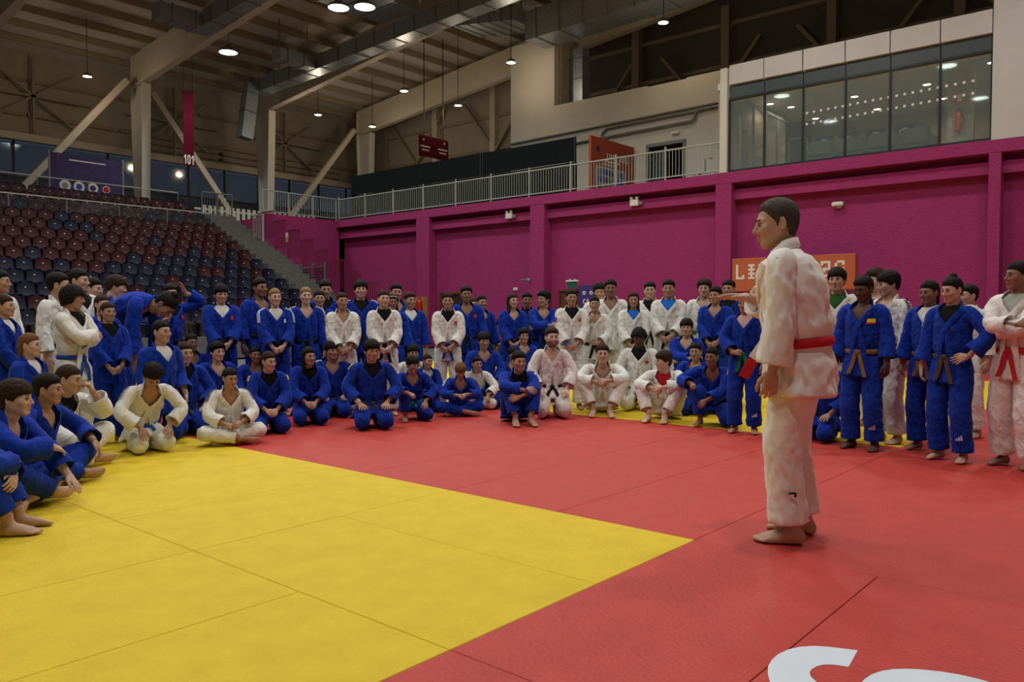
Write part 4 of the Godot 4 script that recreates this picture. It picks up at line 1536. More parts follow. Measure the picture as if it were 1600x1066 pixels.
# --- the long magenta wall with pilasters and recessed panels
func long_wall() -> void:
	var w := struct("wall_back")
	var x0 := -28.94
	var x1 := 6.0
	bp(w, "wall_panel", Vector3((x0 + x1) / 2, WH / 2 - 0.25, WZ - 0.6), Vector3(x1 - x0, WH + 0.1, 0.3), M.magenta)
	bp(w, "top_beam", Vector3((x0 + x1) / 2, WH - 0.16, WZ - 0.225), Vector3(x1 - x0, 0.32, 0.45), M.magenta, 0.012)
	var pil := [[-23.76, -23.02], [-17.88, -17.25], [-10.83, -10.33], [-3.83, -3.57], [2.6, 3.2]]
	var edges := [x0]
	for p in pil:
		bp(w, "pilaster", Vector3((p[0] + p[1]) / 2, (WH - 0.32) / 2, WZ - 0.225), Vector3(p[1] - p[0], WH - 0.32, 0.45), M.magenta, 0.012)
		edges.append(p[0])
		edges.append(p[1])
	edges.append(x1)
	for i in range(0, edges.size(), 2):
		var a: float = edges[i]
		var b: float = edges[i + 1]
		bp(w, "lintel", Vector3((a + b) / 2, 4.79, WZ - 0.32), Vector3(b - a, 0.3, 0.26), M.magenta, 0.01)
	# body of the building behind the wall, carrying the gallery
	var g := struct("floor_gallery")
	bp(g, "slab", Vector3(-16.5, WH - 0.15, -26.4), Vector3(45, 0.3, 8.4), M.concrete)

func wall_devices() -> void:
	var i := 0
	for x in [-18.95, -13.68]:
		var o := thing("emergency_light", ["small white twin-head emergency light on the wall, left one", "small white twin-head emergency light on the wall below the orange panel"][i], "light", Vector3(x, 4.85, WZ - 0.17), 0.0, "emergency lights on the magenta wall")
		bp(o, "body", Vector3(0, 0, 0.04), Vector3(0.3, 0.2, 0.1), M.white, 0.012)
		for s in [-1, 1]:
			part(o, "lamp_head", lathe([[0.0, -0.05], [0.05, -0.045], [0.055, 0.03], [0.0, 0.035]], 12).mesh(M.white), Vector3(0.1 * s, 0.15, 0.05))
		bp(o, "bracket", Vector3(0.24, -0.03, 0.04), Vector3(0.12, 0.1, 0.06), M.pipe, 0.01)
		i += 1
	var s := thing("wall_sensor", "small white sensor high on the wall above the orange sign", "sensor", Vector3(-7.42, 4.25, WZ - 0.45))
	bp(s, "mount", Vector3(0, 0.0, 0.03), Vector3(0.12, 0.16, 0.06), M.white, 0.015)
	bp(s, "housing", Vector3(0, 0.02, 0.12), Vector3(0.3, 0.12, 0.14), M.white, 0.03)
	var c := thing("door_closer", "grey metal lever fitting on the wall left of the exit sign", "fitting", Vector3(-17.9, 2.5, WZ))
	part(c, "knob", lathe([[0.0, 0.0], [0.07, 0.01], [0.08, 0.08], [0.0, 0.1]], 14).mesh(M.pipe)).rotation.x = PI / 2
	bp(c, "arm", Vector3(-0.2, 0.02, 0.05), Vector3(0.3, 0.05, 0.04), M.pipe, 0.01)
	var u := thing("light_switch", "small white switch plate on the magenta wall behind the crowd", "switch", Vector3(-18.9, 2.22, WZ - 0.44))
	bp(u, "plate", Vector3(0, 0, 0.02), Vector3(0.2, 0.11, 0.03), M.white, 0.008)
	bp(u, "rocker", Vector3(0, 0, 0.04), Vector3(0.1, 0.06, 0.015), M.plate, 0.004)
	var nt := thing("wall_notice", "small pale notice on the wall behind the crowd", "notice", Vector3(-18.05, 1.62, WZ - 0.44))
	bp(nt, "sheet", Vector3(0, 0, 0.012), Vector3(0.22, 0.3, 0.015), M.white)
	bp(nt, "symbol", Vector3(0, 0.02, 0.022), Vector3(0.1, 0.16, 0.006), M.red_enamel)
	# exit sign
	var e := thing("exit_sign", "green exit sign under a white bar above the brown door", "sign", Vector3(-16.1, 2.3, WZ - 0.2))
	bp(e, "light_bar", Vector3(0, 0.13, 0.1), Vector3(0.5, 0.06, 0.1), M.white, 0.012)
	bp(e, "sign_plate", Vector3(0, 0, 0.1), Vector3(0.36, 0.2, 0.02), M.green, 0.004)
	for k in [-0.1, 0.1]: part(e, "hanger", barm(Vector3(k, 0.16, 0.1), Vector3(k, 0.22, 0.1), 0.02, 0.02, M.white))
	# doors set in the recesses
	for d in [["door_1", -22.74, -21.4], ["door_2", -16.85, -15.4]]:
		var o := struct(d[0])
		var cx: float = (d[1] + d[2]) / 2
		var ww: float = d[2] - d[1]
		bp(o, "leaf", Vector3(cx - ww * 0.24, 1.03, WZ - 0.41), Vector3(ww * 0.46, 2.06, 0.05), M.door, 0.006)
		bp(o, "leaf", Vector3(cx + ww * 0.24, 1.03, WZ - 0.41), Vector3(ww * 0.46, 2.06, 0.05), M.doordark if d[0] == "door_1" else M.door, 0.006)
		for k in [-0.5, 0.5]: bp(o, "door_frame", Vector3(cx + k * ww, 1.06, WZ - 0.39), Vector3(0.08, 2.12, 0.1), M.door, 0.006)
		bp(o, "door_frame", Vector3(cx, 2.12, WZ - 0.39), Vector3(ww + 0.08, 0.08, 0.1), M.door, 0.006)
		bp(o, "door_handle", Vector3(cx - 0.08, 1.0, WZ - 0.36), Vector3(0.14, 0.03, 0.04), M.pipe, 0.01)
	# fire extinguisher cabinet, partly hidden by the crowd
	var x := thing("fire_extinguisher", "red fire extinguisher in a wooden wall case beside the brown door", "extinguisher", Vector3(-23.35, 1.2, WZ))
	bp(x, "case_back", Vector3(0, 0.3, 0.02), Vector3(0.5, 0.95, 0.03), M.gold, 0.006)
	for k in [-0.25, 0.25]: bp(x, "case_side", Vector3(k, 0.3, 0.14), Vector3(0.025, 0.95, 0.24), M.gold, 0.006)
	part(x, "cylinder", lathe([[0.0, -0.1], [0.13, -0.09], [0.14, 0.0], [0.14, 0.45], [0.1, 0.55], [0.04, 0.6], [0.0, 0.6]], 18).mesh(M.red_enamel), Vector3(-0.02, 0.1, 0.17))
	bp(x, "valve", Vector3(-0.02, 0.73, 0.17), Vector3(0.1, 0.06, 0.05), M.frame, 0.01)

func orange_sign() -> void:
	# LIMA 2026 board standing before the wall
	var o := thing("event_sign", "large orange board with white event lettering standing behind the instructor", "sign", Vector3(-8.30, 0, WZ + 0.55))
	bp(o, "board", Vector3(0, 2.40, 0), Vector3(3.34, 0.92, 0.22), M.orange, 0.01)
	for k in [-1.4, 0.0, 1.4]: bp(o, "post", Vector3(k, 0.95, -0.02), Vector3(0.07, 1.88, 0.07), M.frame)
	for k in [-1.4, 1.4]: bp(o, "foot", Vector3(k, 0.03, 0), Vector3(0.08, 0.05, 0.7), M.frame)
	var chars := "LIMA 2026"
	var px := 0.062
	# block letters drawn stroke by stroke on a 4 x 7 raster
	var G := {
		"L": ["1000", "1000", "1000", "1000", "1000", "1001", "1111"], "I": ["111", "010", "111", "010", "111", "010", "111"],
		"M": ["10001", "11011", "10101", "10101", "10001", "10001", "10001"], "A": ["0110", "1001", "1001", "1111", "1001", "1001", "1001"],
		"2": ["1111", "1001", "0001", "0111", "1100", "1000", "1111"], "0": ["1111", "1001", "1001", "1101", "1001", "1001", "1111"],
		"6": ["0111", "1001", "1000", "1111", "1001", "1001", "1111"],
	}
	var xx := -1.55
	for ch in chars:
		if ch == " ":
			xx += 0.19
			continue
		var q := MB.new()
		var g: Array = G[ch]
		for rI in 7:
			for cI in g[rI].length():
				if g[rI][cI] == "1": q.box(Vector3(cI * px + px / 2, (6 - rI) * 0.0586 + 0.029, 0), Vector3(px + 0.001, 0.0596, 0.012))
		part(o, "letter", q.mesh(M.sign_white), Vector3(xx, 2.28, 0.114))
		xx += g[0].length() * px + 0.112
	# purple roll-up banner, blue one beside the exit
	var b := thing("roll_up_banner", "dark blue upright banner with white lettering behind the crowd", "banner", Vector3(-15.16, 0, WZ + 0.35))
	bp(b, "cloth", Vector3(0.1, 1.2, 0), Vector3(0.85, 2.1, 0.02), M.purple2)
	bp(b, "base", Vector3(0.1, 0.06, 0), Vector3(0.9, 0.1, 0.22), M.pipe, 0.01)
	part(b, "lettering", text_mesh("CAMP", 0.15, M.sign_white, 0.006), Vector3(0.12, 1.72, 0.014))
	part(b, "lettering", text_mesh("JUDO", 0.07, M.sign_white, 0.006), Vector3(0.02, 1.58, 0.014))
	for k in [-0.12, 0.16]:
		var ring := lathe([[0.03, -0.004], [0.065, -0.004], [0.065, 0.004], [0.03, 0.004]], 18)
		part(b, "emblem", ring.mesh(M.sign_white), Vector3(k, 2.0, 0.014)).rotation.x = PI / 2

# --- gallery: railing, black screens, white wall, panel, door, pipes
func railing(called: String, label: String, a: Vector3, b: Vector3, h: float, post_step: float, m: Material, gap := 0.115, tall := 0.0) -> void:
	var o := thing(called, label, "railing", a)
	var d := b - a
	var L := d.length()
	var u := d / L
	var turn := atan2(-u.z, u.x)
	o.rotation.y = turn
	bp(o, "top_rail", Vector3(L / 2, h, 0), Vector3(L, 0.05, 0.05), m, 0.008)
	bp(o, "bottom_rail", Vector3(L / 2, 0.1, 0), Vector3(L, 0.04, 0.04), m, 0.006)
	var bal := boxm(Vector3(0.015, h - 0.12, 0.015), m)
	var k := int(L / gap)
	var stuff := MB.new()
	for i in range(1, k):
		if i <= 298: part(o, "baluster", bal, Vector3(i * L / k, h / 2 + 0.05, 0))
		else: stuff.box(Vector3(i * L / k, h / 2 + 0.05, 0), Vector3(0.018, h - 0.12, 0.018))
	if k > 299: part(o, "balusters", stuff.mesh(m)).set_meta("kind", "stuff")
	var np := int(round(L / post_step))
	for i in np + 1: bp(o, "post", Vector3(i * L / np, (h + tall) / 2, 0), Vector3(0.045, h + tall, 0.045), m)

func gallery() -> void:
	railing("gallery_railing", "long pale metal baluster railing along the gallery above the magenta wall", Vector3(-28.9, WH, WZ - 0.12), Vector3(-10.75, WH, WZ - 0.12), 0.92, 1.75, M.rail, 0.112, 0.12)
	# black fabric screens standing behind the railing
	for s in [[-28.9, -20.97, "longer black fabric screen behind the railing, left of the two"], [-20.92, -16.5, "shorter black fabric screen behind the railing, ending at the white wall"]]:
		var o := thing("black_screen", s[2], "screen", Vector3((s[0] + s[1]) / 2, WH, WZ - 0.85), 0.0, "black screens on the gallery")
		var ww: float = s[1] - s[0]
		bp(o, "upper_cloth", Vector3(0, 1.62, 0), Vector3(ww, 0.84, 0.05), M.black, 0.01)
		bp(o, "lower_cloth", Vector3(0, 0.59, -0.04), Vector3(ww, 1.18, 0.03), M.black)
		for k in [-0.5, 0.5]: bp(o, "frame_post", Vector3(k * (ww - 0.06), 1.0, 0.02), Vector3(0.05, 2.0, 0.05), M.frame)
	# white wall with a tall left part, cut lower to the right
	var w := struct("wall_gallery")
	bp(w, "tall_panel", Vector3((-21.95 - 19.66) / 2, 8.9, -25.65), Vector3(2.29, 7.0, 0.3), M.cream)
	bp(w, "low_panel", Vector3((-19.66 - 15.4) / 2, 7.49, -25.65), Vector3(4.26, 4.26, 0.3), M.cream)
	bp(w, "over_door_panel", Vector3((-15.4 - 13.8) / 2, 8.53, -25.65), Vector3(1.6, 2.1, 0.3), M.cream)
	bp(w, "end_panel", Vector3((-13.8 - 10.7) / 2, 7.49, -25.65), Vector3(3.1, 4.26, 0.3), M.cream)
	bp(w, "roof_slab", Vector3(-16.0, 9.5, -28.0), Vector3(10.6, 0.2, 4.6), M.cladding)
	bp(w, "shaft_side", Vector3(-19.6, 11.0, -26.4), Vector3(0.12, 2.9, 1.2), M.cladding)
	var dk := struct("door_3")
	bp(dk, "door_frame", Vector3(-14.6, 7.43, -25.55), Vector3(1.6, 0.12, 0.2), M.pipe)
	for k in [-15.34, -13.86]: bp(dk, "door_frame", Vector3(k, 6.4, -25.55), Vector3(0.1, 2.0, 0.2), M.pipe)
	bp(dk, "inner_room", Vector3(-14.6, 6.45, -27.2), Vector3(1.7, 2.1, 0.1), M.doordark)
	bp(dk, "leaf", Vector3(-15.0, 6.4, -25.75), Vector3(0.6, 1.95, 0.04), M.spandrel)
	var el := thing("emergency_light", "small white emergency light above the gallery doorway", "light", Vector3(-14.2, 7.75, -25.5))
	bp(el, "body", Vector3(0, 0, 0.05), Vector3(0.3, 0.09, 0.1), M.white, 0.02)
	bp(el, "lens", Vector3(0, -0.05, 0.05), Vector3(0.24, 0.02, 0.07), M.plate)
	# conduits
	var pp := [
		["thin grey conduit running the whole length of the white wall", [Vector3(-21.9, 8.4, -25.44), Vector3(-10.8, 8.55, -25.44)], 0.04],
		["grey conduit bending down to the orange panel on the white wall", [Vector3(-10.8, 8.4, -25.44), Vector3(-17.1, 8.33, -25.44), Vector3(-17.3, 8.2, -25.44), Vector3(-17.35, 8.0, -25.44), Vector3(-18.9, 7.98, -25.44), Vector3(-18.95, 6.8, -25.44)], 0.05],
		["lower grey conduit stepping up towards the glazed lounge", [Vector3(-17.3, 8.0, -25.42), Vector3(-13.6, 8.05, -25.42), Vector3(-13.45, 8.1, -25.42), Vector3(-13.4, 8.33, -25.42), Vector3(-13.2, 8.4, -25.42), Vector3(-12.2, 8.4, -25.42)], 0.05],
	]
	for p in pp:
		var q := MB.new()
		q.grid(tube_rows(resample(smooth_path(p[1], 0.08, 4) if p[1].size() > 2 else PackedVector3Array(p[1]), 0.4), [[0, p[2]], [1, p[2]]], 8, Vector3(0, 0, 1)), true)
		var o := part(self, numbered("conduit"), q.mesh(M.pipe))
		tag(o, p[0], "conduit", "conduits on the white wall")
	# orange-red exhibition panel standing across the gallery
	var e := thing("exhibition_panel", "tall orange-red panel with event lettering standing across the gallery", "panel", Vector3(-15.9, WH, -24.0))
	bp(e, "board", Vector3(0, 1.0, 0), Vector3(0.1, 2.0, 2.75), M.redpanel, 0.01)
	bp(e, "notice_sheet", Vector3(0.056, 0.55, 0.15), Vector3(0.012, 0.95, 1.9), M.paper)
	var lt := part(e, "lettering", text_mesh("LIMA 2026", 0.2, M.sign_white, 0.006), Vector3(0.056, 1.42, -0.25))
	lt.rotation.y = PI / 2
	bp(e, "text_line", Vector3(0.054, 1.24, 0.1), Vector3(0.006, 0.06, 1.0), M.sign_white)
	bp(e, "text_line", Vector3(0.054, 1.12, 0.25), Vector3(0.006, 0.04, 0.8), M.sign_white)
	var em := part(e, "emblem", lathe([[0.0, -0.004], [0.1, -0.004], [0.1, 0.004], [0.0, 0.004]], 18).mesh(M.purple2), Vector3(0.056, 1.6, 0.95))
	em.rotation.z = -PI / 2
	for i in 5:
		for j in 3:
			bp(e, "photo", Vector3(0.066, 0.3 + 0.27 * j, 0.85 - 0.34 * i), Vector3(0.006, 0.2, 0.26), [M.spandrel, M.pipe, M.blue][(i + j * 2) % 3])
	# little things on the gallery by the railing
	var cb := thing("fire_call_point", "small red call point on the white wall left of the orange panel", "call point", Vector3(-18.7, 6.75, -25.44))
	bp(cb, "box", Vector3.ZERO, Vector3(0.2, 0.24, 0.1), M.red_enamel, 0.01)
	bp(cb, "glass_cover", Vector3(0, 0, 0.055), Vector3(0.1, 0.1, 0.012), M.white)
	var wp := thing("wall_socket", "small white box on the white wall near the black screen", "box", Vector3(-18.95, 6.4, -25.44))
	bp(wp, "box", Vector3.ZERO, Vector3(0.34, 0.12, 0.1), M.white, 0.015)
	bp(wp, "cover", Vector3(0, 0, 0.055), Vector3(0.26, 0.08, 0.012), M.plate)
	var dr := thing("wall_drawing", "black and red line drawings on the white wall right of the doorway", "drawing", Vector3(-12.9, WH, -25.49))
	for i in 7:
		bp(dr, "stroke", Vector3(-0.55 + i * 0.2, 0.5 + 0.25 * (i % 4), 0.005), Vector3(0.025 + 0.1 * (i % 2), 0.5 if i % 2 == 0 else 0.03, 0.01), M.frame if i < 4 else M.red_enamel)
	# a column where the lounge begins and the big one at the right
	var c1 := struct("trim_1")
	bp(c1, "corner_post", Vector3(-10.6, (WH + 8.45) / 2, WZ - 0.15), Vector3(0.22, 8.45 - WH, 0.3), M.cream, 0.01)
	var c2 := struct("trim_2")
	bp(c2, "column", Vector3(-3.43, 9.4, WZ - 0.25), Vector3(0.72, 8.0, 0.5), M.panel, 0.01)

# --- glazed lounge above the wall
func lounge() -> void:
	var xa := -10.45
	var xb := -3.8
	var zf := WZ - 0.12
	var pos := [xa]
	for x in [1194, 1256, 1322, 1391, 1468]: pos.append(MULL[x])
	pos.append(xb)
	var w := struct("window_1")
	for i in pos.size() - 1:
		var a: float = pos[i]
		var b: float = pos[i + 1]
		bp(w, "pane", Vector3((a + b) / 2, 6.5, zf), Vector3(b - a - 0.05, 2.06, 0.012), M.glass)
		bp(w, "spandrel_panel", Vector3((a + b) / 2, 7.74, zf), Vector3(b - a - 0.02, 0.36, 0.05), M.spandrel, 0.006)
		bp(w, "parapet_panel", Vector3((a + b) / 2, 8.22, zf + 0.05), Vector3(b - a - 0.025, 0.56, 0.1), M.panel, 0.008)
		bp(w, "window_mullion", Vector3(a, 6.5, zf), Vector3(0.05, 2.1, 0.07), M.frame)
	bp(w, "window_mullion", Vector3(xb, 6.5, zf), Vector3(0.07, 2.1, 0.07), M.frame)
	bp(w, "window_sill", Vector3((xa + xb) / 2, WH + 0.03, zf), Vector3(xb - xa, 0.07, 0.09), M.frame)
	bp(w, "window_head", Vector3((xa + xb) / 2, 7.54, zf), Vector3(xb - xa, 0.06, 0.09), M.frame)
	for i in range(0, 22):   # dots of the manifestation strip on the glass
		for j in 2:
			var dx := -8.2 + i * 0.19
			part(w, "glass_dot", DOT, Vector3(dx, 6.49 + 0.3 * j + 0.03 * (dx + 8.2), zf + 0.008))
	# a second window right of the big column
	var w2 := struct("window_2")
	bp(w2, "pane", Vector3(-2.1, 6.5, zf), Vector3(1.9, 2.06, 0.012), M.glass)
	bp(w2, "spandrel_panel", Vector3(-2.1, 7.74, zf), Vector3(1.95, 0.36, 0.05), M.spandrel)
	bp(w2, "parapet_panel", Vector3(-2.1, 8.22, zf + 0.05), Vector3(1.95, 0.56, 0.1), M.panel)
	bp(w2, "window_mullion", Vector3(-3.05, 6.5, zf), Vector3(0.06, 2.1, 0.07), M.frame)
	bp(w2, "window_sill", Vector3(-2.1, WH + 0.03, zf), Vector3(1.95, 0.07, 0.09), M.frame)
	# the room behind
	var r := struct("wall_lounge")
	bp(r, "back_wall", Vector3(-5.5, 6.7, -28.5), Vector3(10.4, 2.7, 0.2), M.roomwall)
	bp(r, "side_wall", Vector3(-10.75, 6.7, -25.2), Vector3(0.2, 2.7, 6.4), M.roomwall)
	bp(r, "side_wall", Vector3(-0.5, 6.7, -25.2), Vector3(0.2, 2.7, 6.4), M.roomwall)
	bp(r, "jut_wall", Vector3(-4.7, 6.7, -23.15), Vector3(0.6, 2.7, 0.2), M.roomwall)
	bp(r, "carpet", Vector3(-5.6, WH + 0.01, -25.2), Vector3(10.2, 0.04, 6.4), M.roomfloor)
	var c := struct("ceiling_lounge")
	bp(c, "slab", Vector3(-5.6, 7.98, -25.25), Vector3(10.5, 0.2, 6.6), M.white)
	bp(c, "bulkhead", Vector3(-5.5, 7.72, WZ - 0.35), Vector3(10.2, 0.4, 0.2), M.white)
	# ceiling downlights
	var face := glow(Color(1.0, 0.95, 0.86), 7.0)
	var rim := lathe([[0.11, -0.03], [0.13, -0.03], [0.13, 0.0], [0.11, 0.0]], 18).mesh(M.white)
	var dd := lathe([[0.0, -0.012], [0.11, -0.01]], 18)
	for i in dd.n.size(): dd.n[i] = Vector3.DOWN
	var dm := dd.mesh(face)
	var places := [[-10.25, -24.3, "by the glass partition"], [-9.9, -25.1, "first of the front row"], [-9.85, -27.1, "first of the back row"], [-7.98, -25.15, "middle of the front row"], [-7.91, -27.15, "middle of the back row"], [-6.0, -25.18, "last of the front row"], [-5.97, -27.15, "last of the back row"], [-4.2, -24.1, "at the far right"]]
	for p in places:
		var o := thing("downlight", "round recessed ceiling downlight in the lounge, " + p[2], "downlight", Vector3(p[0], 7.88, p[1]), 0.0, "lounge downlights")
		part(o, "rim", rim)
		part(o, "diffuser", dm)
		spot(o, "light", Vector3(0, -0.04, 0), 0.8, Color(1.0, 0.92, 0.8), 0.1, 80.0)
	# furniture
	var k := 0
	for x in [-8.0, -7.2, -6.4, -5.6]:
		var o := thing("armchair", "low dark armchair in the glazed lounge, %s from the left" % ORD[k], "armchair", Vector3(x, WH + 0.03, -22.75), 0.0, "lounge armchairs")
		o.scale = Vector3(1.0, 0.76, 1.0)
		bp(o, "seat", Vector3(0, 0.25, 0), Vector3(0.72, 0.3, 0.7), M.sofa, 0.05)
		bp(o, "backrest", Vector3(0, 0.55, 0.32), Vector3(0.72, 0.55, 0.16), M.sofa, 0.06)
		for sx in [-1, 1]: bp(o, "armrest", Vector3(sx * 0.34, 0.4, 0), Vector3(0.12, 0.42, 0.7), M.sofa, 0.04)
		k += 1
	k = 0
	for x in [-10.0, -9.2, -8.3, -7.4]:
		var o := thing("lounge_poster", "dark blue framed poster on the lounge back wall, %s from left" % ORD[k], "poster", Vector3(x, 7.2, -28.36), 0.0, "lounge posters")
		bp(o, "sheet", Vector3.ZERO, Vector3(0.62, 0.6, 0.03), M.purple2)
		var em := part(o, "emblem", lathe([[0.0, -0.004], [0.16, -0.004], [0.16, 0.004], [0.0, 0.004]], 18).mesh(M.sign_white), Vector3(0, 0.05, 0.02))
		em.rotation.x = PI / 2
		k += 1
	var ps := thing("standing_poster", "tall dark poster board with white frame near the lounge glass doors", "poster", Vector3(-9.35, WH + 0.03, -24.3), 0.35)
	bp(ps, "board", Vector3(0, 0.85, 0), Vector3(0.75, 1.7, 0.04), M.maroon)
	for q in [[0, 1.2, 0.5, 0.03], [0, 0.4, 0.5, 0.03], [-0.25, 0.8, 0.03, 0.8], [0.25, 0.8, 0.03, 0.8]]: bp(ps, "print_frame", Vector3(q[0], q[1], 0.025), Vector3(q[2], q[3], 0.012), M.sign_white)
	var gd := thing("glass_partition", "tall glass partition with slim posts at the left end of the lounge", "partition", Vector3(-10.3, WH + 0.03, -24.1), PI / 2)
	for i in 4:
		bp(gd, "pane", Vector3(-1.35 + i * 0.9, 1.05, 0), Vector3(0.84, 2.05, 0.012), M.glass)
		bp(gd, "post", Vector3(-1.8 + i * 0.9, 1.05, 0), Vector3(0.06, 2.1, 0.06), M.pipe)
	bp(gd, "head_rail", Vector3(0, 2.12, 0), Vector3(3.7, 0.08, 0.08), M.pipe)
	var fe := thing("fire_extinguisher", "red fire extinguisher hanging on the lounge wall under its sign", "extinguisher", Vector3(-4.72, 6.25, -22.96))
	part(fe, "cylinder", lathe([[0.0, -0.3], [0.075, -0.29], [0.08, 0.1], [0.05, 0.2], [0.0, 0.22]], 16).mesh(M.red_enamel))
	bp(fe, "valve", Vector3(0, 0.26, 0), Vector3(0.09, 0.09, 0.05), M.frame, 0.01)
	part(fe, "hose", barm(Vector3(0.05, 0.25, 0.02), Vector3(0.16, -0.1, 0.02), 0.03, 0.03, M.frame))
	var fs := thing("fire_sign", "small square red fire sign on the lounge wall", "sign", Vector3(-4.72, 6.82, -23.04))
	bp(fs, "plate", Vector3.ZERO, Vector3(0.26, 0.32, 0.015), M.red_enamel)
	bp(fs, "symbol", Vector3(0, 0, 0.01), Vector3(0.1, 0.18, 0.006), M.sign_white)

var DOT: ArrayMesh
const MULL := {1194: -9.40, 1256: -8.30, 1322: -7.18, 1391: -6.07, 1468: -4.92}

# --- grandstand, stairs and end wall
func grandstand() -> void:
	var g := thing("grandstand", "stepped dark concrete grandstand carrying rows of red and navy seats", "grandstand", Vector3(-21.6, 0, -9.0))
	for i in 13:
		var top := 5.2 - 0.38 * i
		var x := -32.0 + 0.81 * i
		bp(g, "tier", Vector3(x + 0.1 + 21.6, top / 2, 0.0), Vector3(0.81, top, 15.2), M.concrete)
	# one seat: shell with a rounded back, pan and bracket; a small pale plate on the back is its own piece
	var shell := func(m: Material) -> ArrayMesh:
		var q := MB.new()
		var rows := []
		# profile from front lip of the pan, back, then up the backrest (x = forward)
		var prof := [[0.21, 0.40, 0.2], [0.2, 0.435, 0.215], [0.05, 0.42, 0.22], [-0.12, 0.42, 0.22], [-0.19, 0.47, 0.22], [-0.225, 0.62, 0.222], [-0.25, 0.74, 0.205], [-0.258, 0.79, 0.16], [-0.262, 0.805, 0.08]]
		for back in 2:
			rows = []
			for p in prof:
				var r := PackedVector3Array()
				for j in 9:
					var u := j / 4.0 - 1.0
					var bow := 0.05 * u * u if p[1] > 0.46 else 0.0
					var dish := 0.02 * u * u if p[1] <= 0.46 else 0.0
					r.append(Vector3(p[0] + bow - back * 0.02 * clampf((p[1] - 0.42) * 20.0, 0.0, 1.0), p[1] + dish - (0.02 * back if p[1] < 0.46 else 0.0), -u * p[2] if back == 0 else u * p[2]))
				rows.append(r)
			q.grid(rows, false)
		q.box(Vector3(-0.1, 0.21, 0), Vector3(0.08, 0.42, 0.08))
		return q.mesh(m)
	var red_m: ArrayMesh = shell.call(M.seat_red)
	var navy_m: ArrayMesh = shell.call(M.seat_navy)
	var plate := boxm(Vector3(0.006, 0.025, 0.05), M.plate)
	var rng := RandomNumberGenerator.new()
	rng.seed = 8
	for i in 13:
		var x := -32.0 + 0.81 * i
		var y := 5.2 - 0.38 * i
		var nn := int((16.35 - 0.29 * absf(x)) / 0.5) + 1
		nn = mini(nn + 3, 22)
		for k in nn:
			var z := -16.35 + 0.5 * k
			var p := 0.08
			if i >= 4: p = 0.14
			if i >= 7: p = 0.55
			if i >= 9: p = 0.8
			if i >= 8 and k < 2: p = 0.9
			var navy := rng.randf() < p
			var s := thing("stadium_seat", "%s plastic stadium seat, row %s from the top, %s from the stairs" % ["navy" if navy else "dark red", ORD[i], ORD[k]], "seat", Vector3(x, y, z), 0.0, "seats of the grandstand")
			part(s, "shell", navy_m if navy else red_m)
			part(s, "pale_plate", plate, Vector3(-0.2, 0.64, 0), "small pale plate")
	# guard rails across the stand
	for q in [["glass_guard_rail", "glass guard rail with slim handrail across the upper grandstand", -29.95, 4.44, 0.88, true], ["guard_rail", "slim metal guard rail behind the top row of seats", -32.62, 5.25, 1.16, false]]:
		var o := thing(q[0], q[1], "railing", Vector3(q[2], q[3], -9.3))
		var L := 14.3
		part(o, "handrail", barm(Vector3(0, q[4], -L / 2), Vector3(0, q[4], L / 2), 0.04, 0.04, M.rail))
		for i in 9:
			part(o, "post", barm(Vector3(0, 0, -L / 2 + i * L / 8), Vector3(0, q[4], -L / 2 + i * L / 8), 0.035, 0.035, M.darkrail))
			if q[5] and i < 8: bp(o, "pane", Vector3(0, q[4] / 2, -L / 2 + (i + 0.5) * L / 8), Vector3(0.012, q[4] - 0.15, L / 8 - 0.06), M.dimglass)
	# stairs beside the stand, descending towards the hall
	var st := thing("staircase", "grey concrete staircase between the grandstand and the magenta wall", "stairs", Vector3(-26, 0, -17.35))
	for i in 26:
		var top := 5.4 - 0.2 * i
		if top < 0.1: break
		bp(st, "step", Vector3(-31.0 + 0.42 * i + 26, top / 2, 0), Vector3(0.42, top, 1.4), M.step)
	# stepped magenta railings on the far side of the stairs
	var rl := thing("stair_railing", "stepped dark pink baluster railing descending beside the stairs", "railing", Vector3(-26, 0, -17.97))
	for i in 9:
		var xa := -28.7 + i * 0.9
		var y0 := 4.35 - 0.2 / 0.42 * 0.9 * i
		if y0 < 0.0: y0 = 0.0
		var h := 1.05
		var base := xa + 26
		bp(rl, "top_rail", Vector3(base + 0.4, y0 + h, 0), Vector3(0.8, 0.04, 0.04), M.pinkmetal)
		for j in 8: bp(rl, "baluster", Vector3(base + j * 0.8 / 7, y0 + h / 2, 0), Vector3(0.022, h, 0.022), M.pinkmetal)
	var nt := thing("stair_notice", "small yellow and white notice on the pink stair railing", "notice", Vector3(-26.95, 4.3, -17.952))
	bp(nt, "sheet", Vector3(0, 0.09, 0), Vector3(0.17, 0.17, 0.01), M.sign_white)
	bp(nt, "sheet", Vector3(0, -0.09, 0), Vector3(0.17, 0.19, 0.01), M.wood)
	var gr := thing("stair_gate", "grey metal gate with horizontal bars beside the lower stairs", "gate", Vector3(-25.15, 2.3, -17.85))
	for k in [-0.75, 0.0, 0.75]: bp(gr, "post", Vector3(k, 0.3, 0), Vector3(0.05, 1.25, 0.05), M.darkrail)
	for j in 11: bp(gr, "bar", Vector3(0, -0.22 + j * 0.1, 0.0), Vector3(1.5, 0.035, 0.03), M.frame if j < 10 else M.darkrail)
	var gt := thing("stair_gate", "grey metal gate with upright bars at the head of the stairs", "gate", Vector3(-28.9, 4.45, -17.75), 0.0)
	for j in 6: bp(gt, "bar", Vector3(-0.1 + j * 0.13, 0.35, 0), Vector3(0.025, 0.9, 0.025), M.rail)
	bp(gt, "top_rail", Vector3(0.22, 0.82, 0), Vector3(0.75, 0.05, 0.05), M.rail)
	bp(gt, "post", Vector3(0.6, 0.3, 0), Vector3(0.06, 1.1, 0.06), M.rail)
	# end wall of the floor, right of the stairs
	var e := struct("wall_end")
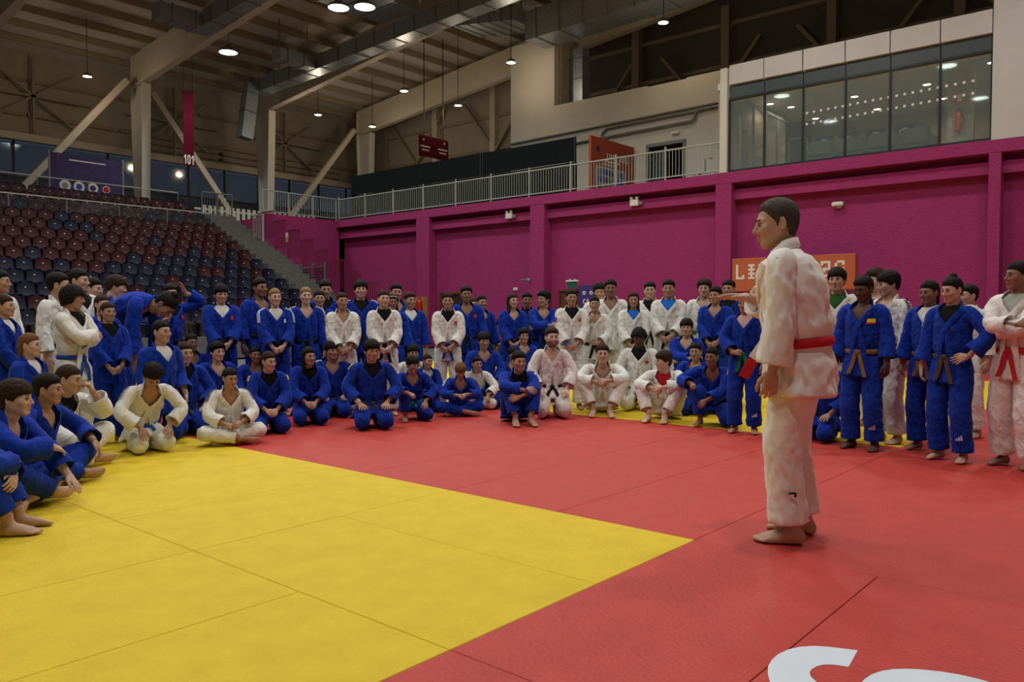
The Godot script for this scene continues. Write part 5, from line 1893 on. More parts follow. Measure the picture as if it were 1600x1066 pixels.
	bp(e, "wall_panel", Vector3(-29.1, WH / 2, -20.05), Vector3(0.3, WH, 3.85), M.magenta)
	bp(e, "wall_panel", Vector3(-30.6, WH / 2 - 0.1, -18.2), Vector3(3.0, WH - 0.2, 0.25), M.magenta)
	# concourse behind the stand
	var f := struct("floor_concourse")
	bp(f, "slab", Vector3(-35.8, 5.05, -16), Vector3(6.9, 0.3, 34), M.concrete)
	railing("concourse_railing", "pale baluster railing along the concourse behind the stairs", Vector3(-29.0, WH, -18.2), Vector3(-29.0, WH, -21.85), 0.95, 1.2, M.rail, 0.115)
	railing("concourse_railing", "short grey railing at the head of the stairs", Vector3(-31.2, 5.4, -16.75), Vector3(-31.2, 5.4, -18.1), 0.95, 0.7, M.darkrail, 0.115)
	var lf := thing("low_fence", "low pale slatted fence on the concourse behind the railing", "fence", Vector3(-33.0, 5.2, -20.5))
	for j in 22: bp(lf, "slat", Vector3(0, 0.45, -3.0 + j * 0.27), Vector3(0.04, 0.85, 0.15), M.cream)
	bp(lf, "rail", Vector3(-0.04, 0.7, 0), Vector3(0.04, 0.08, 6.2), M.cream)

func end_building() -> void:
	# outer wall with a window band
	var w := struct("wall_left")
	bp(w, "lower_wall", Vector3(-39.6, 2.8, -10), Vector3(0.3, 5.6, 46), M.cladding)
	bp(w, "upper_wall", Vector3(-39.6, 11.3, -10), Vector3(0.3, 4.3, 46), M.cladding)
	for k in range(0, 12): bp(w, "cladding_rail", Vector3(-39.38, 10.1 + 0.0, -31 + k * 4.0), Vector3(0.12, 0.16, 3.9), M.purlin)
	for k in range(0, 12): bp(w, "cladding_rail", Vector3(-39.38, 11.6, -31 + k * 4.0), Vector3(0.12, 0.16, 3.9), M.purlin)
	var gi := struct("trim_3")
	bp(gi, "girt", Vector3(-39.2, 9.05, -10), Vector3(0.35, 0.32, 46), M.steel)
	var wn := struct("window_3")
	for k in 15:
		var z := -31.5 + k * 2.0
		bp(wn, "pane", Vector3(-39.6, 7.85, z), Vector3(0.015, 2.0, 1.94), M.dimglass)
		bp(wn, "blind", Vector3(-39.45, 6.4, z), Vector3(0.03, 1.9, 1.96), M.tarp)
		bp(wn, "window_mullion", Vector3(-39.5, 7.2, z + 1.0), Vector3(0.1, 3.6, 0.08), M.frame)
	bp(wn, "window_transom", Vector3(-39.45, 7.35, -10), Vector3(0.08, 0.08, 46), M.frame)
	# columns
	var cz := [-29.2, -22.8, -16.5, -10.1]
	var nm := ["farthest white tapered steel column, partly behind the black screen", "middle white tapered steel column behind the grandstand", "left white tapered steel column behind the grandstand", "nearest tapered steel column at the left edge"]
	for i in 4:
		var o := thing("steel_column", nm[i], "column", Vector3(-36, 5.2, cz[i]), 0.0, "tapered columns")
		var q := MB.new()
		var rows := []
		for yv in [[0.0, 0.3, 0.22], [6.3, 0.58, 0.3]]:
			rows.append([yv[0], yv[1], yv[2]])
		var a: Array = rows[0]
		var b: Array = rows[1]
		var fl := func(xa: float, xb: float, zw: float) -> ArrayMesh:
			var t := MB.new()
			var p := [Vector3(xa * a[1] - 0.03, 0, -zw), Vector3(xa * a[1] + 0.03, 0, -zw), Vector3(xb * b[1] + 0.03, 6.3, -zw), Vector3(xb * b[1] - 0.03, 6.3, -zw)]
			var p2 := []
			for v in p: p2.append(v + Vector3(0, 0, 2 * zw))
			t.quad_face(p[0], p[1], p[2], p[3], Vector3(0, 0, -1))
			t.quad_face(p2[0], p2[1], p2[2], p2[3], Vector3(0, 0, 1))
			t.quad_face(p[1], p2[1], p2[2], p[2], Vector3(1, 0, 0))
			t.quad_face(p[0], p2[0], p2[3], p[3], Vector3(-1, 0, 0))
			return t.mesh(M.white if i < 3 else M.steel)
		part(o, "flange", fl.call(-1.0, -1.0, 0.19))
		part(o, "flange", fl.call(1.0, 1.0, 0.19))
		q.quad_face(Vector3(-a[1], 0, 0.02), Vector3(a[1], 0, 0.02), Vector3(b[1], 6.3, 0.02), Vector3(-b[1], 6.3, 0.02), Vector3(0, 0, 1))
		q.quad_face(Vector3(-a[1], 0, -0.02), Vector3(a[1], 0, -0.02), Vector3(b[1], 6.3, -0.02), Vector3(-b[1], 6.3, -0.02), Vector3(0, 0, -1))
		part(o, "web", q.mesh(M.cream))
	# sloping roof beams on the columns
	var bn := ["farthest sloping steel roof beam above the gallery", "middle sloping steel roof beam over the long wall", "sloping steel roof beam over the grandstand with duct beside", "near sloping steel roof beam at the top left corner", "nearest sloping steel roof beam overhead"]
	var bz := [-29.2, -22.8, -16.5, -10.1, -3.7]
	for i in 5:
		var o := thing("roof_beam", bn[i], "beam", Vector3(-36, 11.5, bz[i]), 0.0, "roof beams")
		var A := Vector3(-0.5, 0, 0)
		var Bv := Vector3(33.0, 3.35, 0)
		var upv := Vector3(0, 1.3, 0)
		var q := MB.new()
		for s in [-1.0, 1.0]: q.quad_face(A + Vector3(0, 0, 0.02 * s), Bv + Vector3(0, 0, 0.02 * s), Bv + upv + Vector3(0, 0, 0.02 * s), A + upv + Vector3(0, 0, 0.02 * s), Vector3(0, 0, s))
		part(o, "web", q.mesh(M.steel))
		part(o, "flange", barm(A, Bv, 0.34, 0.05, M.steel))
		part(o, "flange", barm(A + upv, Bv + upv, 0.34, 0.05, M.steel))
		for k in 9:
			var u := k / 8.0
			part(o, "stiffener", barm(A.lerp(Bv, u), A.lerp(Bv, u) + upv, 0.03, 0.3, M.steel))
		part(o, "haunch_plate", barm(Vector3(-0.6, -0.02, 0), Vector3(-0.6, 1.35, 0), 0.3, 0.05, M.steel))
	# diagonal braces in the column line
	var br := [
		["long pale diagonal brace left of the left column", Vector3(-36, 5.1, -10.65), Vector3(-36, 11.6, -15.9)],
		["pale diagonal brace between left and middle columns", Vector3(-36, 11.3, -17.0), Vector3(-36, 5.1, -21.68)],
		["pale diagonal brace rising towards the far column", Vector3(-36, 5.1, -23.18), Vector3(-36, 11.6, -28.4)],
	]
	for b in br:
		var o := part(self, numbered("diagonal_brace"), barm(b[1], b[2], 0.22, 0.26, M.steel))
		tag(o, b[0], "brace", "diagonal braces")
	# rear bracing crosses on the outer wall
	var k := 0
	for z in [-26.0, -19.6, -13.2]:
		var o := thing("bracing_cross", "dark steel bracing cross on the outer wall, %s from the far end" % ORD[k], "bracing", Vector3(-39.1, 10.9, z), 0.0, "bracing crosses")
		for q in 4:
			var an := q * PI / 4
			part(o, "strut", barm(Vector3(0, -sin(an) * 1.7, -cos(an) * 2.4), Vector3(0, sin(an) * 1.7, cos(an) * 2.4), 0.1, 0.1, M.purlin))
		k += 1
	k = 0
	for z in [-20.4, -24.0, -28.0]:
		var o := thing("service_pipes", "dark horizontal service pipes along the outer wall, %s run" % ORD[k], "pipes", Vector3(-39.36, 9.75, z), 0.0, "service pipes")
		for q in 2: part(o, "pipe", barm(Vector3(0, -0.3 * q, -1.9), Vector3(0, -0.3 * q, 1.9), 0.1, 0.1, M.purlin))
		k += 1

func roof() -> void:
	var c := struct("ceiling")
	# corrugated deck in two slopes
	for s in 2:
		var xa := -40.0 if s == 0 else -3.0
		var xb := -3.0 if s == 0 else 12.0
		var ya := roof_y(-36.0) - 0.4 if s == 0 else roof_y(-3.0)
		var yb := roof_y(-3.001) if s == 0 else roof_y(12.0)
		var q := MB.new()
		q.beam(Vector3(xa, ya + 0.15, -9.5), Vector3(xb, yb + 0.15, -9.5), 46.0, 0.14)
		part(c, "roof_deck", q.mesh(M.deck))
	for i in 24:
		var x := -37.8 + i * 1.5
		bp(c, "purlin", Vector3(x, roof_y(x) - 0.08, -10), Vector3(0.09, 0.26, 44), M.purlin)
	var b := struct("wall_far")
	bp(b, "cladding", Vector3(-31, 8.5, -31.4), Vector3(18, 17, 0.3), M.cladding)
	bp(b, "cladding", Vector3(-5, 8.5, -31.4), Vector3(34, 17, 0.3), M.shadeclad)  # right part: shade under ducts and roof is painted in by the darker colour
	for i in 9: bp(b, "wall_post", Vector3(-36.5 + i * 4.3, 9.5, -31.1), Vector3(0.35, 9.0, 0.35), M.steel if i in [1, 2] else M.purlin)
	for i in 4: bp(b, "cladding_rail", Vector3(-14, 8.2 + i * 1.7, -31.2), Vector3(50, 0.16, 0.12), M.purlin)
	for i in 6:
		part(b, "wall_brace", barm(Vector3(-36 + i * 6.0, 7.0, -31.0), Vector3(-31.5 + i * 6.0, 12.5, -31.0), 0.14, 0.14, M.purlin))
		part(b, "wall_brace", barm(Vector3(-31.5 + i * 6.0, 7.0, -31.0), Vector3(-36 + i * 6.0, 12.5, -31.0), 0.14, 0.14, M.purlin))
	var r := struct("wall_right")
	bp(r, "cladding", Vector3(8.5, 8.2, -9.5), Vector3(0.3, 17, 46), M.cream)
	var fr := struct("wall_front")
	bp(fr, "cladding", Vector3(-14, 8.2, 13.0), Vector3(54, 17, 0.3), M.cream)

func duct(called: String, label: String, pts: Array, w: float, h: float, seam := 1.2) -> Node3D:
	var o := thing(called, label, "duct", pts[0], 0.0, "ventilation ducts")
	for i in pts.size() - 1:
		var a: Vector3 = pts[i] - pts[0]
		var b: Vector3 = pts[i + 1] - pts[0]
		part(o, "duct_section", barm(a, b, w, h, M.duct))
		var L := a.distance_to(b)
		for k in int(L / seam):
			var c := a.lerp(b, (k + 0.5) * seam / L)
			var u := (b - a).normalized() * 0.03
			part(o, "duct_flange", barm(c - u, c + u, w + 0.06, h + 0.06, M.duct_seam))
		if absf(b.x - a.x) + absf(b.z - a.z) > 1.0:
			for q in [0.1, 0.9]:
				var c2 := a.lerp(b, q) + Vector3(0, h / 2, 0)
				var top: float = roof_y(c2.x + pts[0].x) - pts[0].y + 0.1
				if top > c2.y: part(o, "hanger", barm(c2, Vector3(c2.x, top, c2.z), 0.03, 0.03, M.duct_seam))
	return o

func ducts() -> void:
	duct("air_duct", "bright rectangular metal duct running beside the left roof beam", [Vector3(-28.6, 12.45, -15.75), Vector3(-8, 13.6, -15.75)], 0.55, 0.62)
	duct("air_duct", "short metal duct branch crossing to the left roof beam", [Vector3(-29.0, 12.35, -13.9), Vector3(-29.0, 12.35, -16.0)], 0.7, 0.6, 0.9)
	duct("air_duct", "dim rectangular duct running below the middle roof beam", [Vector3(-34.6, 12.2, -21.6), Vector3(-18.0, 12.75, -21.6)], 0.7, 0.62)
	duct("air_duct", "duct branch with round grille left of the middle beam", [Vector3(-29.8, 12.3, -19.4), Vector3(-29.8, 12.3, -21.15)], 0.6, 0.5, 0.8)
	duct("air_duct", "vertical duct dropping behind the left column", [Vector3(-34.3, 12.2, -20.97), Vector3(-34.3, 9.6, -20.6)], 0.5, 0.6, 0.9)
	var b := duct("air_duct", "very wide flat metal duct at the top centre", [Vector3(-24.0, 13.2, -17.6), Vector3(-24.0, 13.2, -21.2)], 2.2, 0.5, 1.0)
	duct("air_duct", "wide metal duct sloping down to the tall white wall", [Vector3(-23.6, 13.45, -24.6), Vector3(-20.3, 12.95, -24.6)], 1.7, 0.5, 0.6)
	duct("air_duct", "large dark duct along the top above the lounge", [Vector3(-20.0, 12.45, -24.72), Vector3(0, 12.9, -24.72)], 1.3, 1.1, 1.1)
	duct("air_duct", "shiny vertical duct in the notch of the white wall", [Vector3(-19.2, 12.0, -26.6), Vector3(-19.2, 9.6, -26.6)], 0.5, 0.6, 0.8)

func banners() -> void:
	var o := thing("section_banner", "tall narrow maroon banner numbered 101 hanging from the roof", "banner", Vector3(-33.0, 7.65, -17.16))
	bp(o, "cloth", Vector3(0, 1.62, 0), Vector3(0.02, 3.2, 0.46), M.maroon)
	part(o, "top_rod", barm(Vector3(0, 3.24, -0.27), Vector3(0, 3.24, 0.27), 0.03, 0.03, M.frame))
	for k in [-0.2, 0.2]: part(o, "cord", barm(Vector3(0, 3.24, k), Vector3(0, 5.92, k), 0.012, 0.012, M.frame))
	var t := part(o, "number", text_mesh("101", 0.4, M.sign_white, 0.004), Vector3(0.014, 0.28, 0))
	t.basis = Basis(Vector3.UP, PI / 2) * Basis.from_scale(Vector3(0.55, 1, 1))
	var p := thing("logo_banner", "wide purple banner with round emblems behind the top seats", "banner", Vector3(-34.0, 6.05, -13.4))
	bp(p, "cloth", Vector3(0, 0.8, 0), Vector3(0.03, 1.56, 2.75), M.purple)
	for k in [-1.4, 1.4]: bp(p, "pole", Vector3(-0.02, 0.4, k), Vector3(0.06, 2.5, 0.06), M.pipe)
	bp(p, "text_line", Vector3(0.018, 1.36, 0.0), Vector3(0.006, 0.05, 1.4), M.sign_white)
	var cols := [M.sign_white, M.blue, M.sign_white, M.red_enamel]
	for i in 4:
		var z := 0.85 - i * 0.52
		var e := part(p, "emblem", lathe([[0.0, -0.004], [0.21 if i < 3 else 0.15, -0.004], [0.21 if i < 3 else 0.15, 0.004], [0.0, 0.004]], 20).mesh(M.sign_white), Vector3(0.02, 0.34, z))
		e.rotation.z = -PI / 2
		var f := part(e, "emblem_centre", lathe([[0.0, -0.003], [0.12, -0.003], [0.12, 0.004], [0.0, 0.004]], 16).mesh([M.pipe, M.blue, M.purple2, M.red_enamel][i]), Vector3(0, 0.005, 0))
		f.rotation.y = 0.0
	var s := thing("direction_sign", "dark red hanging sign with two white arrows above the black screen", "sign", Vector3(-27.0, 9.0, -25.9))
	bp(s, "plate", Vector3(0, 0, 0), Vector3(0.06, 0.95, 1.85), M.maroon, 0.008)
	for k in [-1, 1]:
		var q := MB.new()
		var z0: float = -0.7 * k
		q.box(Vector3(0.034, 0.28, z0), Vector3(0.008, 0.05, 0.2))
		q.tri(Vector3(0.038, 0.28, z0 - 0.17 * k), Vector3(0.038, 0.4, z0 - 0.05 * k), Vector3(0.038, 0.16, z0 - 0.05 * k))
		q.tri(Vector3(0.038, 0.28, z0 - 0.17 * k), Vector3(0.038, 0.16, z0 - 0.05 * k), Vector3(0.038, 0.4, z0 - 0.05 * k))
		part(s, "arrow", q.mesh(M.sign_white))
		for j in 2: bp(s, "text_line", Vector3(0.034, -0.02 - 0.16 * j, z0 + 0.15 * k), Vector3(0.006, 0.06, 0.6 - 0.15 * j), M.sign_white)
		part(s, "hanger", barm(Vector3(0, 0.47, 0.6 * k), Vector3(0, 5.16, 0.6 * k), 0.03, 0.03, M.frame))

func crowd_props() -> void:
	# wooden chair behind the crowd and a potted palm by the wall
	var c := thing("folding_chair", "pale wooden chair glimpsed between two people in blue", "chair", Vector3(-8.17, 0, -9.18), 0.9)
	bp(c, "seat", Vector3(0, 0.44, 0), Vector3(0.42, 0.03, 0.4), M.wood, 0.01)
	bp(c, "backrest", Vector3(0, 0.74, -0.19), Vector3(0.4, 0.22, 0.025), M.wood, 0.01)
	for sx in [-1, 1]:
		for sz in [-1, 1]: bp(c, "leg", Vector3(sx * 0.18, 0.43 if sz < 0 else 0.215, sz * 0.18), Vector3(0.035, 0.86 if sz < 0 else 0.43, 0.035), M.wood, 0.006)
	var p := thing("potted_palm", "dark green potted palm by the magenta wall behind the crowd", "plant", Vector3(-18.7, 0, WZ + 0.9))
	part(p, "pot", lathe([[0.0, 0.0], [0.18, 0.0], [0.25, 0.4], [0.22, 0.42], [0.0, 0.38]], 18).mesh(M.pot))
	part(p, "stem", barm(Vector3(0, 0.35, 0), Vector3(0.02, 0.9, 0), 0.05, 0.05, M.pot))
	for i in 16:
		var a := i * 2.4
		var rise := 0.25 + 0.5 * fmod(i * 0.37, 1.0)
		var pts := []
		var wid := []
		var nor := []
		for k in 8:
			var u := k / 7.0
			var d := Vector3(cos(a), 0, sin(a))
			pts.append(Vector3(0, 0.85, 0) + d * 0.7 * u + Vector3.UP * (rise * 1.6 * u - 0.9 * u * u))
			wid.append(Vector3(-sin(a), 0, cos(a)) * (1.15 - u) * sin(u * 2.6 + 0.35))
			nor.append(Vector3.UP)
		part(p, "frond", ribbon(pts, wid, nor, 0.055, 0.004).mesh(M.leaf))

func _ready() -> void:
	NZ.seed = 5
	NZ.frequency = 1.0
	NZ.fractal_octaves = 2
	stage()
	materials()
	high_bays()
	pendants()
	floor_of_mats()
	long_wall()
	end_building()
	roof()
	DOT = boxm(Vector3(0.06, 0.06, 0.004), M.sign_white, 0.0015)
	gallery()
	lounge()
	grandstand()
	ducts()
	banners()
	orange_sign()
	wall_devices()
	crowd_props()
	person_materials()
	make_templates()
	for r in PEOPLE: person(r)
	instructor()

func instructor() -> void:
	var o := person([-1.868, -4.533, INSTR_A, 1.99, "main", 22, 6, "i", "man", "m", 1, "", "r", "instructor in white uniform and red belt standing with one arm held out", {"deep": -0.02, "wide": 1.14}])
	# belt end swinging out in front: white with a red tip; mark on the left shin
	var a := Vector3(0.05, 1.0, 0.16)
	var b := Vector3(0.08, 0.91, 0.215)
	var c := Vector3(0.085, 0.815, 0.262)
	var nn := Vector3(0.88, 0.2, -0.42).normalized()
	for s in [[a, b, "belt_end", PM.belt_w], [b, c, "belt_tip", PM.belt_r]]:
		var t: Vector3 = (s[1] - s[0]).normalized()
		part(o, s[2], ribbon([s[0], s[0].lerp(s[1], 0.5), s[1]], [t.cross(nn), t.cross(nn), t.cross(nn)], [nn, nn, nn], 0.028, 0.005).mesh(s[3]))
	var q := MB.new()
	q.beam(Vector3(0.196, 0.275, -0.01), Vector3(0.203, 0.272, 0.022), 0.01, 0.009)
	q.beam(Vector3(0.196, 0.275, -0.01), Vector3(0.194, 0.255, -0.006), 0.01, 0.009)
	part(o, "trouser_logo", q.mesh(PM.pk))

const INSTR_A := -76.0

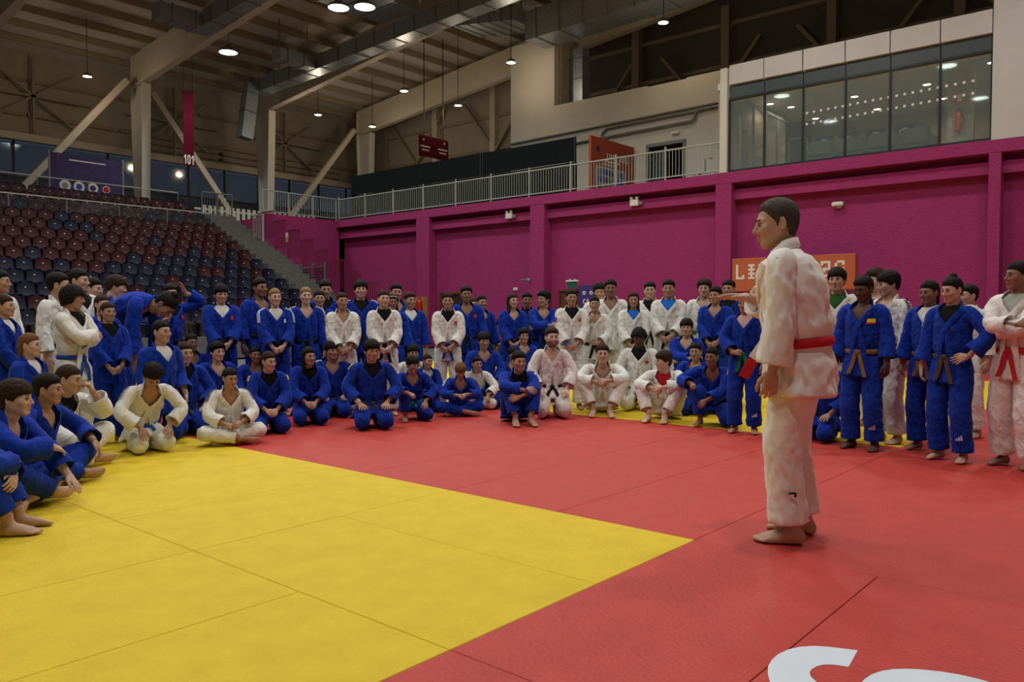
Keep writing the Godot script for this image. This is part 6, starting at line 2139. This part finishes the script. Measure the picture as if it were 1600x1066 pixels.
var PEOPLE := [
	[-5.49,-1.43,150,0.85,"knees",0,0,"b","crop","k",1,"","k","person in blue cut off by the left edge, hugging raised knees, bare feet forward",{}],
	[-6.05,-1.90,135,0.87,"reach",0,0,"b","fringe","d",0,"","k","person in blue sitting at far left, one hand reaching to the yellow mat",{}],
	[-6.65,-2.31,129,0.86,"crossk",8,0,"b","crop","k",2,"","k","person in blue sitting cross-legged at left, gold lettering along the shoulder",{"let":"g"}],
	[-7.27,-2.69,115,0.89,"chinsit",15,4,"w","tied","d",1,"k","k","person in white sitting at left, cheek propped on one fist",{}],
	[-7.86,-2.59,127,1.15,"tall",5,0,"b","tied","a",0,"w","","person in blue kneeling at left behind the front row, white undershirt, looking right",{}],
	[-8.40,-2.56,133,1.50,"clasp",0,0,"b","tied","d",1,"w","","person in blue and white undershirt standing at the left edge",{}],
	[-9.93,-2.98,123,1.80,"sides",20,0,"w","crop","k",2,"","k","person in white standing farthest left, cut by the picture edge",{}],
	[-8.90,-3.21,125,1.74,"sides",25,0,"w","crop","k",1,"","k","person in white standing in profile behind the one with crossed arms and blue belt",{}],
	[-8.06,-3.03,119,1.59,"crossed",25,8,"w","bob","k",2,"k","b","person in white with blue belt standing with arms crossed at left",{"emb":1}],
	[-9.70,-3.71,109,1.83,"sides",20,0,"w","crop","k",1,"k","k","person in white at left, only the head showing between two others in white",{}],
	[-10.08,-4.02,103,1.75,"sides",20,5,"w","crop","k",1,"k","k","person in white over black high-necked shirt standing at left",{}],
	[-10.36,-4.41,112,1.80,"sides",40,15,"b","fringe","d",0,"","k","person in blue at left looking down, between white uniform and bending figure",{}],
	[-9.01,-3.68,98,1.53,"sides",0,0,"b","tied","d",1,"","k","person almost hidden behind the clasped-hands figure in blue at left",{}],
	[-8.31,-3.45,92,1.44,"clasp",0,0,"b","tied","d",2,"k","","person in blue over black shirt standing hands clasped at left, trousers fully visible",{"legs":1}],
	[-9.03,-4.39,124,1.53,"bend",0,15,"b","bun","k",2,"","k","person in blue bending forward with head down at left",{}],
	[-10.25,-5.05,89,1.71,"raise",0,0,"b","crop","k",2,"k","k","person in blue with one palm raised to the side of the head",{"patch":"r"}],
	[-7.91,-3.80,99,1.26,"tall",10,0,"b","tied","k",1,"w","","person in blue and white undershirt kneeling upright behind the bowed one in white",{}],
	[-7.40,-3.46,85,0.82,"bow",0,48,"w","curly","k",2,"","b","person in white kneeling bowed, hands on knees, lettered shoulders and blue belt",{"let":"d"}],
	[-8.32,-4.25,81,1.02,"seiza",8,3,"b","tied","d",1,"k","br","person in blue with brown belt kneeling right beside the bowed one in white",{}],
	[-9.75,-5.07,78,1.07,"seizaT",5,0,"b","tied","k",3,"","k","person in blue, only head and shoulders, behind the kneeling one with brown belt",{}],
	[-9.11,-5.07,83,0.97,"seiza",5,0,"b","curly","k",0,"","k","person in blue kneeling just behind the cross-legged one in white",{}],
	[-7.40,-4.25,72,0.78,"cross",15,8,"w","tied","k",2,"","br","person in white with black shoulder stripes sitting cross-legged at the mat edge",{"str":"k"}],
	[-9.65,-5.43,69,1.70,"clasp",5,5,"b","fringe","k",1,"w","k","person in blue over white shirt standing hands clasped before the seats, red chest badge",{"patch":"r"}],
	[-9.55,-5.94,83,1.80,"sides",10,0,"b","crop","k",3,"","k","person in blue standing half hidden behind white-striped shoulders, left of the stairs",{}],
	[-8.95,-5.78,69,1.65,"clasp",5,0,"b","tied","y",0,"w","k","person in blue with white shoulder stripes over white shirt, standing hands clasped",{"str":"w","patch":"w"}],
	[-9.03,-5.54,63,0.91,"seiza",10,0,"b","tied","k",3,"","k","person in blue seated in second row, left of kneeling black-belted one",{}],
	[-7.72,-4.90,68,0.91,"seizaC",22,4,"b","tied","d",1,"k","k","person in blue with black belt and black shirt kneeling, hands clasped on lap",{"gold":1}],
	[-8.97,-6.26,63,1.68,"sides",0,0,"b","tied","y",0,"","k","person in blue with white shoulder stripes standing, arms down, below the stair foot",{"str":"w"}],
	[-9.23,-6.66,59,1.65,"sides",0,0,"b","tied","k",2,"","k","person in blue standing behind white-striped shoulders, just left of black shirt",{}],
	[-9.58,-7.02,54,1.81,"sides",10,8,"b","crop","k",2,"k","k","person in blue over black shirt standing farthest back below the stair gate",{}],
	[-8.38,-6.40,63,1.60,"clasp",5,0,"w","tied","d",2,"","w","person in white without undershirt standing hands clasped, left of the black-shirted one in white",{"gold":1}],
	[-7.96,-5.59,63,0.93,"seizaC",18,0,"b","long","k",2,"k","k","person in blue kneeling with hands together, third from the cross-legged one in white",{}],
	[-8.35,-6.21,63,0.97,"seiza",15,0,"b","fringe","k",2,"","k","person in blue with white shoulder stripes kneeling between two other kneeling ones",{"str":"w"}],
	[-7.17,-5.89,57,1.02,"seiza",12,3,"b","fringe","k",2,"k","br","person in blue kneeling upright with taped white wrist, hands on knees",{"gold":1,"tape":1}],
	[-8.99,-7.19,56,1.79,"sides",0,-4,"b","fringe","k",1,"k","k","person in blue over black shirt standing between and behind two in white",{"str":"w"}],
	[-7.94,-6.72,58,1.63,"clasp",5,0,"w","tied","d",0,"k","k","person in off-white over black shirt with black belt standing hands clasped",{}],
	[-8.57,-7.41,57,1.60,"sides",5,0,"b","long","k",3,"","k","person in blue wearing a pale headband standing behind the off-white one",{"band":1}],
	[-9.08,-7.93,54,1.77,"sides",5,0,"b","crop","k",2,"","k","person in blue, only the head above the one with the headband",{}],
	[-8.61,-7.78,63,1.63,"sides",10,0,"b","crop","d",2,"w","b","person in blue with white undershirt and blue belt standing left of red extinguisher",{}],
	[-8.03,-7.31,48,0.90,"seiza",10,0,"w","fringe","k",2,"","k","person in white seated behind the one with green belt, mostly hidden",{}],
	[-7.27,-6.61,56,0.80,"onek",25,8,"b","fringe","k",2,"","g","person in blue on one knee with green belt end hanging",{"gold":1}],
	[-7.78,-7.34,62,0.78,"seizaC",15,0,"b","tied","d",1,"w","","person in blue over pale grey shirt crouching beside the green-belted one",{"gold":1}],
	[-7.70,-7.64,45,1.61,"clasp",0,0,"w","tied","k",2,"k","b","person in white with blue belt and red chest crest standing hands clasped at centre",{"patch":"r","legs":1}],
	[-8.15,-8.47,49,1.73,"sides",0,0,"b","crop","k",3,"","k","person in bright blue with red badge standing beside the crested one in white",{"patch":"r"}],
	[-8.28,-8.94,63,1.61,"sides",5,0,"b","tied","k",2,"","k","person in blue standing behind at centre, in front of the potted palm",{}],
	[-8.70,-9.20,43,1.58,"sides",0,0,"b","tied","d",1,"","k","person barely visible at the back between the two in blue at centre",{}],
	[-7.15,-7.32,52,0.68,"crossl",0,25,"b","fringe","a",2,"","k","person in blue sitting cross-legged with head bowed, white shoulder lettering",{"let":"w"}],
	[-7.48,-7.98,58,0.74,"uknee",8,0,"w","tied","k",2,"w","","person in white sitting with one knee raised at centre",{}],
	[-7.59,-8.24,53,1.06,"seizaT",5,5,"b","fringe","k",2,"","k","person in blue kneeling behind the one in white with raised knee",{}],
	[-7.75,-9.05,53,1.63,"clasp",15,0,"b","long","d",1,"","br","person in blue with brown belt standing hands clasped, left of the light switch",{}],
	[-7.92,-9.59,45,1.65,"sides",0,0,"b","crop","k",3,"k","k","person in blue over black shirt standing half hidden below the wall notice",{}],
	[-7.46,-9.42,43,1.66,"crossed",-45,0,"b","curly","k",2,"","k","person in blue with arms crossed and face turned sideways to the left",{}],
	[-7.36,-8.84,50,1.10,"tall",5,-3,"b","curly","k",2,"","k","person in blue kneeling upright behind the front row at centre",{}],
	[-7.33,-8.57,56,0.85,"seiza",10,0,"b","fringe","k",2,"","k","person in blue half hidden behind the one resting forearms on knees",{}],
	[-6.17,-7.32,52,0.87,"knees",10,0,"b","crop","k",2,"k","","person in blue over black shirt sitting front centre, forearms on raised knees",{"wpatch":1}],
	[-6.23,-8.04,43,1.15,"seizaT",12,0,"p","crop","d",0,"","k","person in pinkish white kneeling with both hands on thighs, dark belt",{"beard":1,"wide":0.86}],
	[-6.49,-8.81,41,1.66,"clasp",8,0,"w","tied","k",2,"k","","person in white with red crest and blue wristband standing hands clasped",{"patch":"r","wrist":1,"purple":1}],
	[-6.44,-9.29,35,1.57,"chin",0,0,"w","bun","k",2,"","k","person in white standing with one hand at the chin",{}],
	[-7.17,-10.48,34,1.79,"sides",0,0,"w","curly","k",1,"","k","person mostly hidden, only face showing, beside the dark blue banner",{}],
	[-6.65,-10.01,34,1.83,"sides",0,0,"w","crop","k",3,"","w","person in white with deep open neckline standing behind the hand-at-chin one",{}],
	[-5.89,-8.68,34,0.92,"kneesO",3,-5,"w","crop","d",1,"","","person in white without shirt sitting with forearms on parted knees",{}],
	[-6.17,-9.88,32,1.64,"clasp",0,0,"w","long","d",2,"b","k","person in white over blue undershirt with black belt standing hands clasped at centre-right",{}],
	[-5.78,-9.40,27,1.12,"seizaT",5,12,"w","dread","k",4,"k","","person in white with red maple leaf badge kneeling",{"leaf":1}],
	[-4.99,-8.68,15,0.86,"kneesO",-45,0,"w","fringe","d",0,"r","","person in white over red shirt sitting with face turned left",{}],
	[-6.36,-10.65,31,1.81,"sides",0,0,"w","crop","k",1,"k","k","person in white over black shirt standing at the back centre-right",{}],
	[-5.89,-10.39,25,1.82,"clasp",0,0,"w","crop","k",2,"b","k","person in white over bright blue shirt, last of the white row, hands clasped",{}],
	[-5.60,-10.94,19,1.83,"sides",0,0,"w","curly","d",1,"","g","person in white with open neckline and green belt standing behind two in blue",{}],
	[-5.11,-10.31,16,1.70,"clasp",-10,0,"b","crop","k",2,"","k","person in blue standing hands clasped, partly below the instructor's outstretched hand",{}],
	[-5.14,-10.79,13,1.81,"chest",-5,0,"b","crop","k",2,"k","k","person in blue over black shirt with one hand laid on the chest",{}],
	[-3.75,-8.28,14,1.55,"clasp1",-12,5,"b","tied","k",2,"f","g","person in blue with green belt standing beside the instructor, pink shirt",{"legs":1,"logo":1}],
	[-5.32,-9.88,23,1.25,"tallC",0,0,"b","fringe","k",1,"","k","person in blue with folded arms kneeling upright in the right group",{}],
	[-4.93,-9.40,18,0.94,"seiza",-3,0,"b","crop","k",2,"","k","person in blue with open neckline kneeling between two others at right",{}],
	[-4.28,-8.56,15,0.94,"onek2",-10,3,"b","tied","k",3,"","k","person in blue crouching with one knee up, gold shoulder badges, right group",{"gold":1}],
	[-2.96,-8.35,0,0.98,"seiza",-5,5,"b","crop","k",2,"","k","person in blue kneeling directly behind the instructor's legs",{"let":"w"}],
	[-3.06,-9.13,11,1.83,"clasp",-5,0,"w","fringe","k",1,"g","k","person in white over green shirt standing just right of the instructor",{"patch":"r"}],
	[-2.44,-8.03,-5,1.68,"sides",-10,15,"b","crop","k",4,"","t","person in blue with tan belt and yellow flag badge, head lowered",{"flag":1,"legs":1,"logo":2}],
	[-2.39,-8.65,-27,1.75,"sides",-20,8,"w","fringe","k",1,"","k","person in white with dark shoulder lettering standing turned to the left",{"let":"k","legs":1}],
	[-2.83,-9.73,-14,1.83,"sides",-10,0,"w","curly","d",0,"","k","person in white almost hidden behind the one with dark shoulder lettering",{}],
	[-1.93,-8.31,-15,1.64,"sides",-8,5,"b","tied","k",3,"w","t","person in blue over white shirt with tan belt standing near the right edge",{"legs":1,"logo":1}],
	[-1.65,-7.89,-16,1.65,"hip",-12,10,"b","bun","k",1,"k","br","person in blue with brown belt, one hand on hip, white shoulder stripes",{"str":"w","legs":1,"logo":1}],
	[-1.86,-9.63,-19,1.63,"sides",-20,0,"w","crop","k",1,"","k","person in white mostly hidden behind the hand-on-hip one",{"legs":1}],
	[-1.16,-7.92,-22,1.77,"crossed",-20,0,"p","tied","k",3,"y","r","person in pinkish white with red belt standing arms crossed at right edge",{"legs":1}],
]
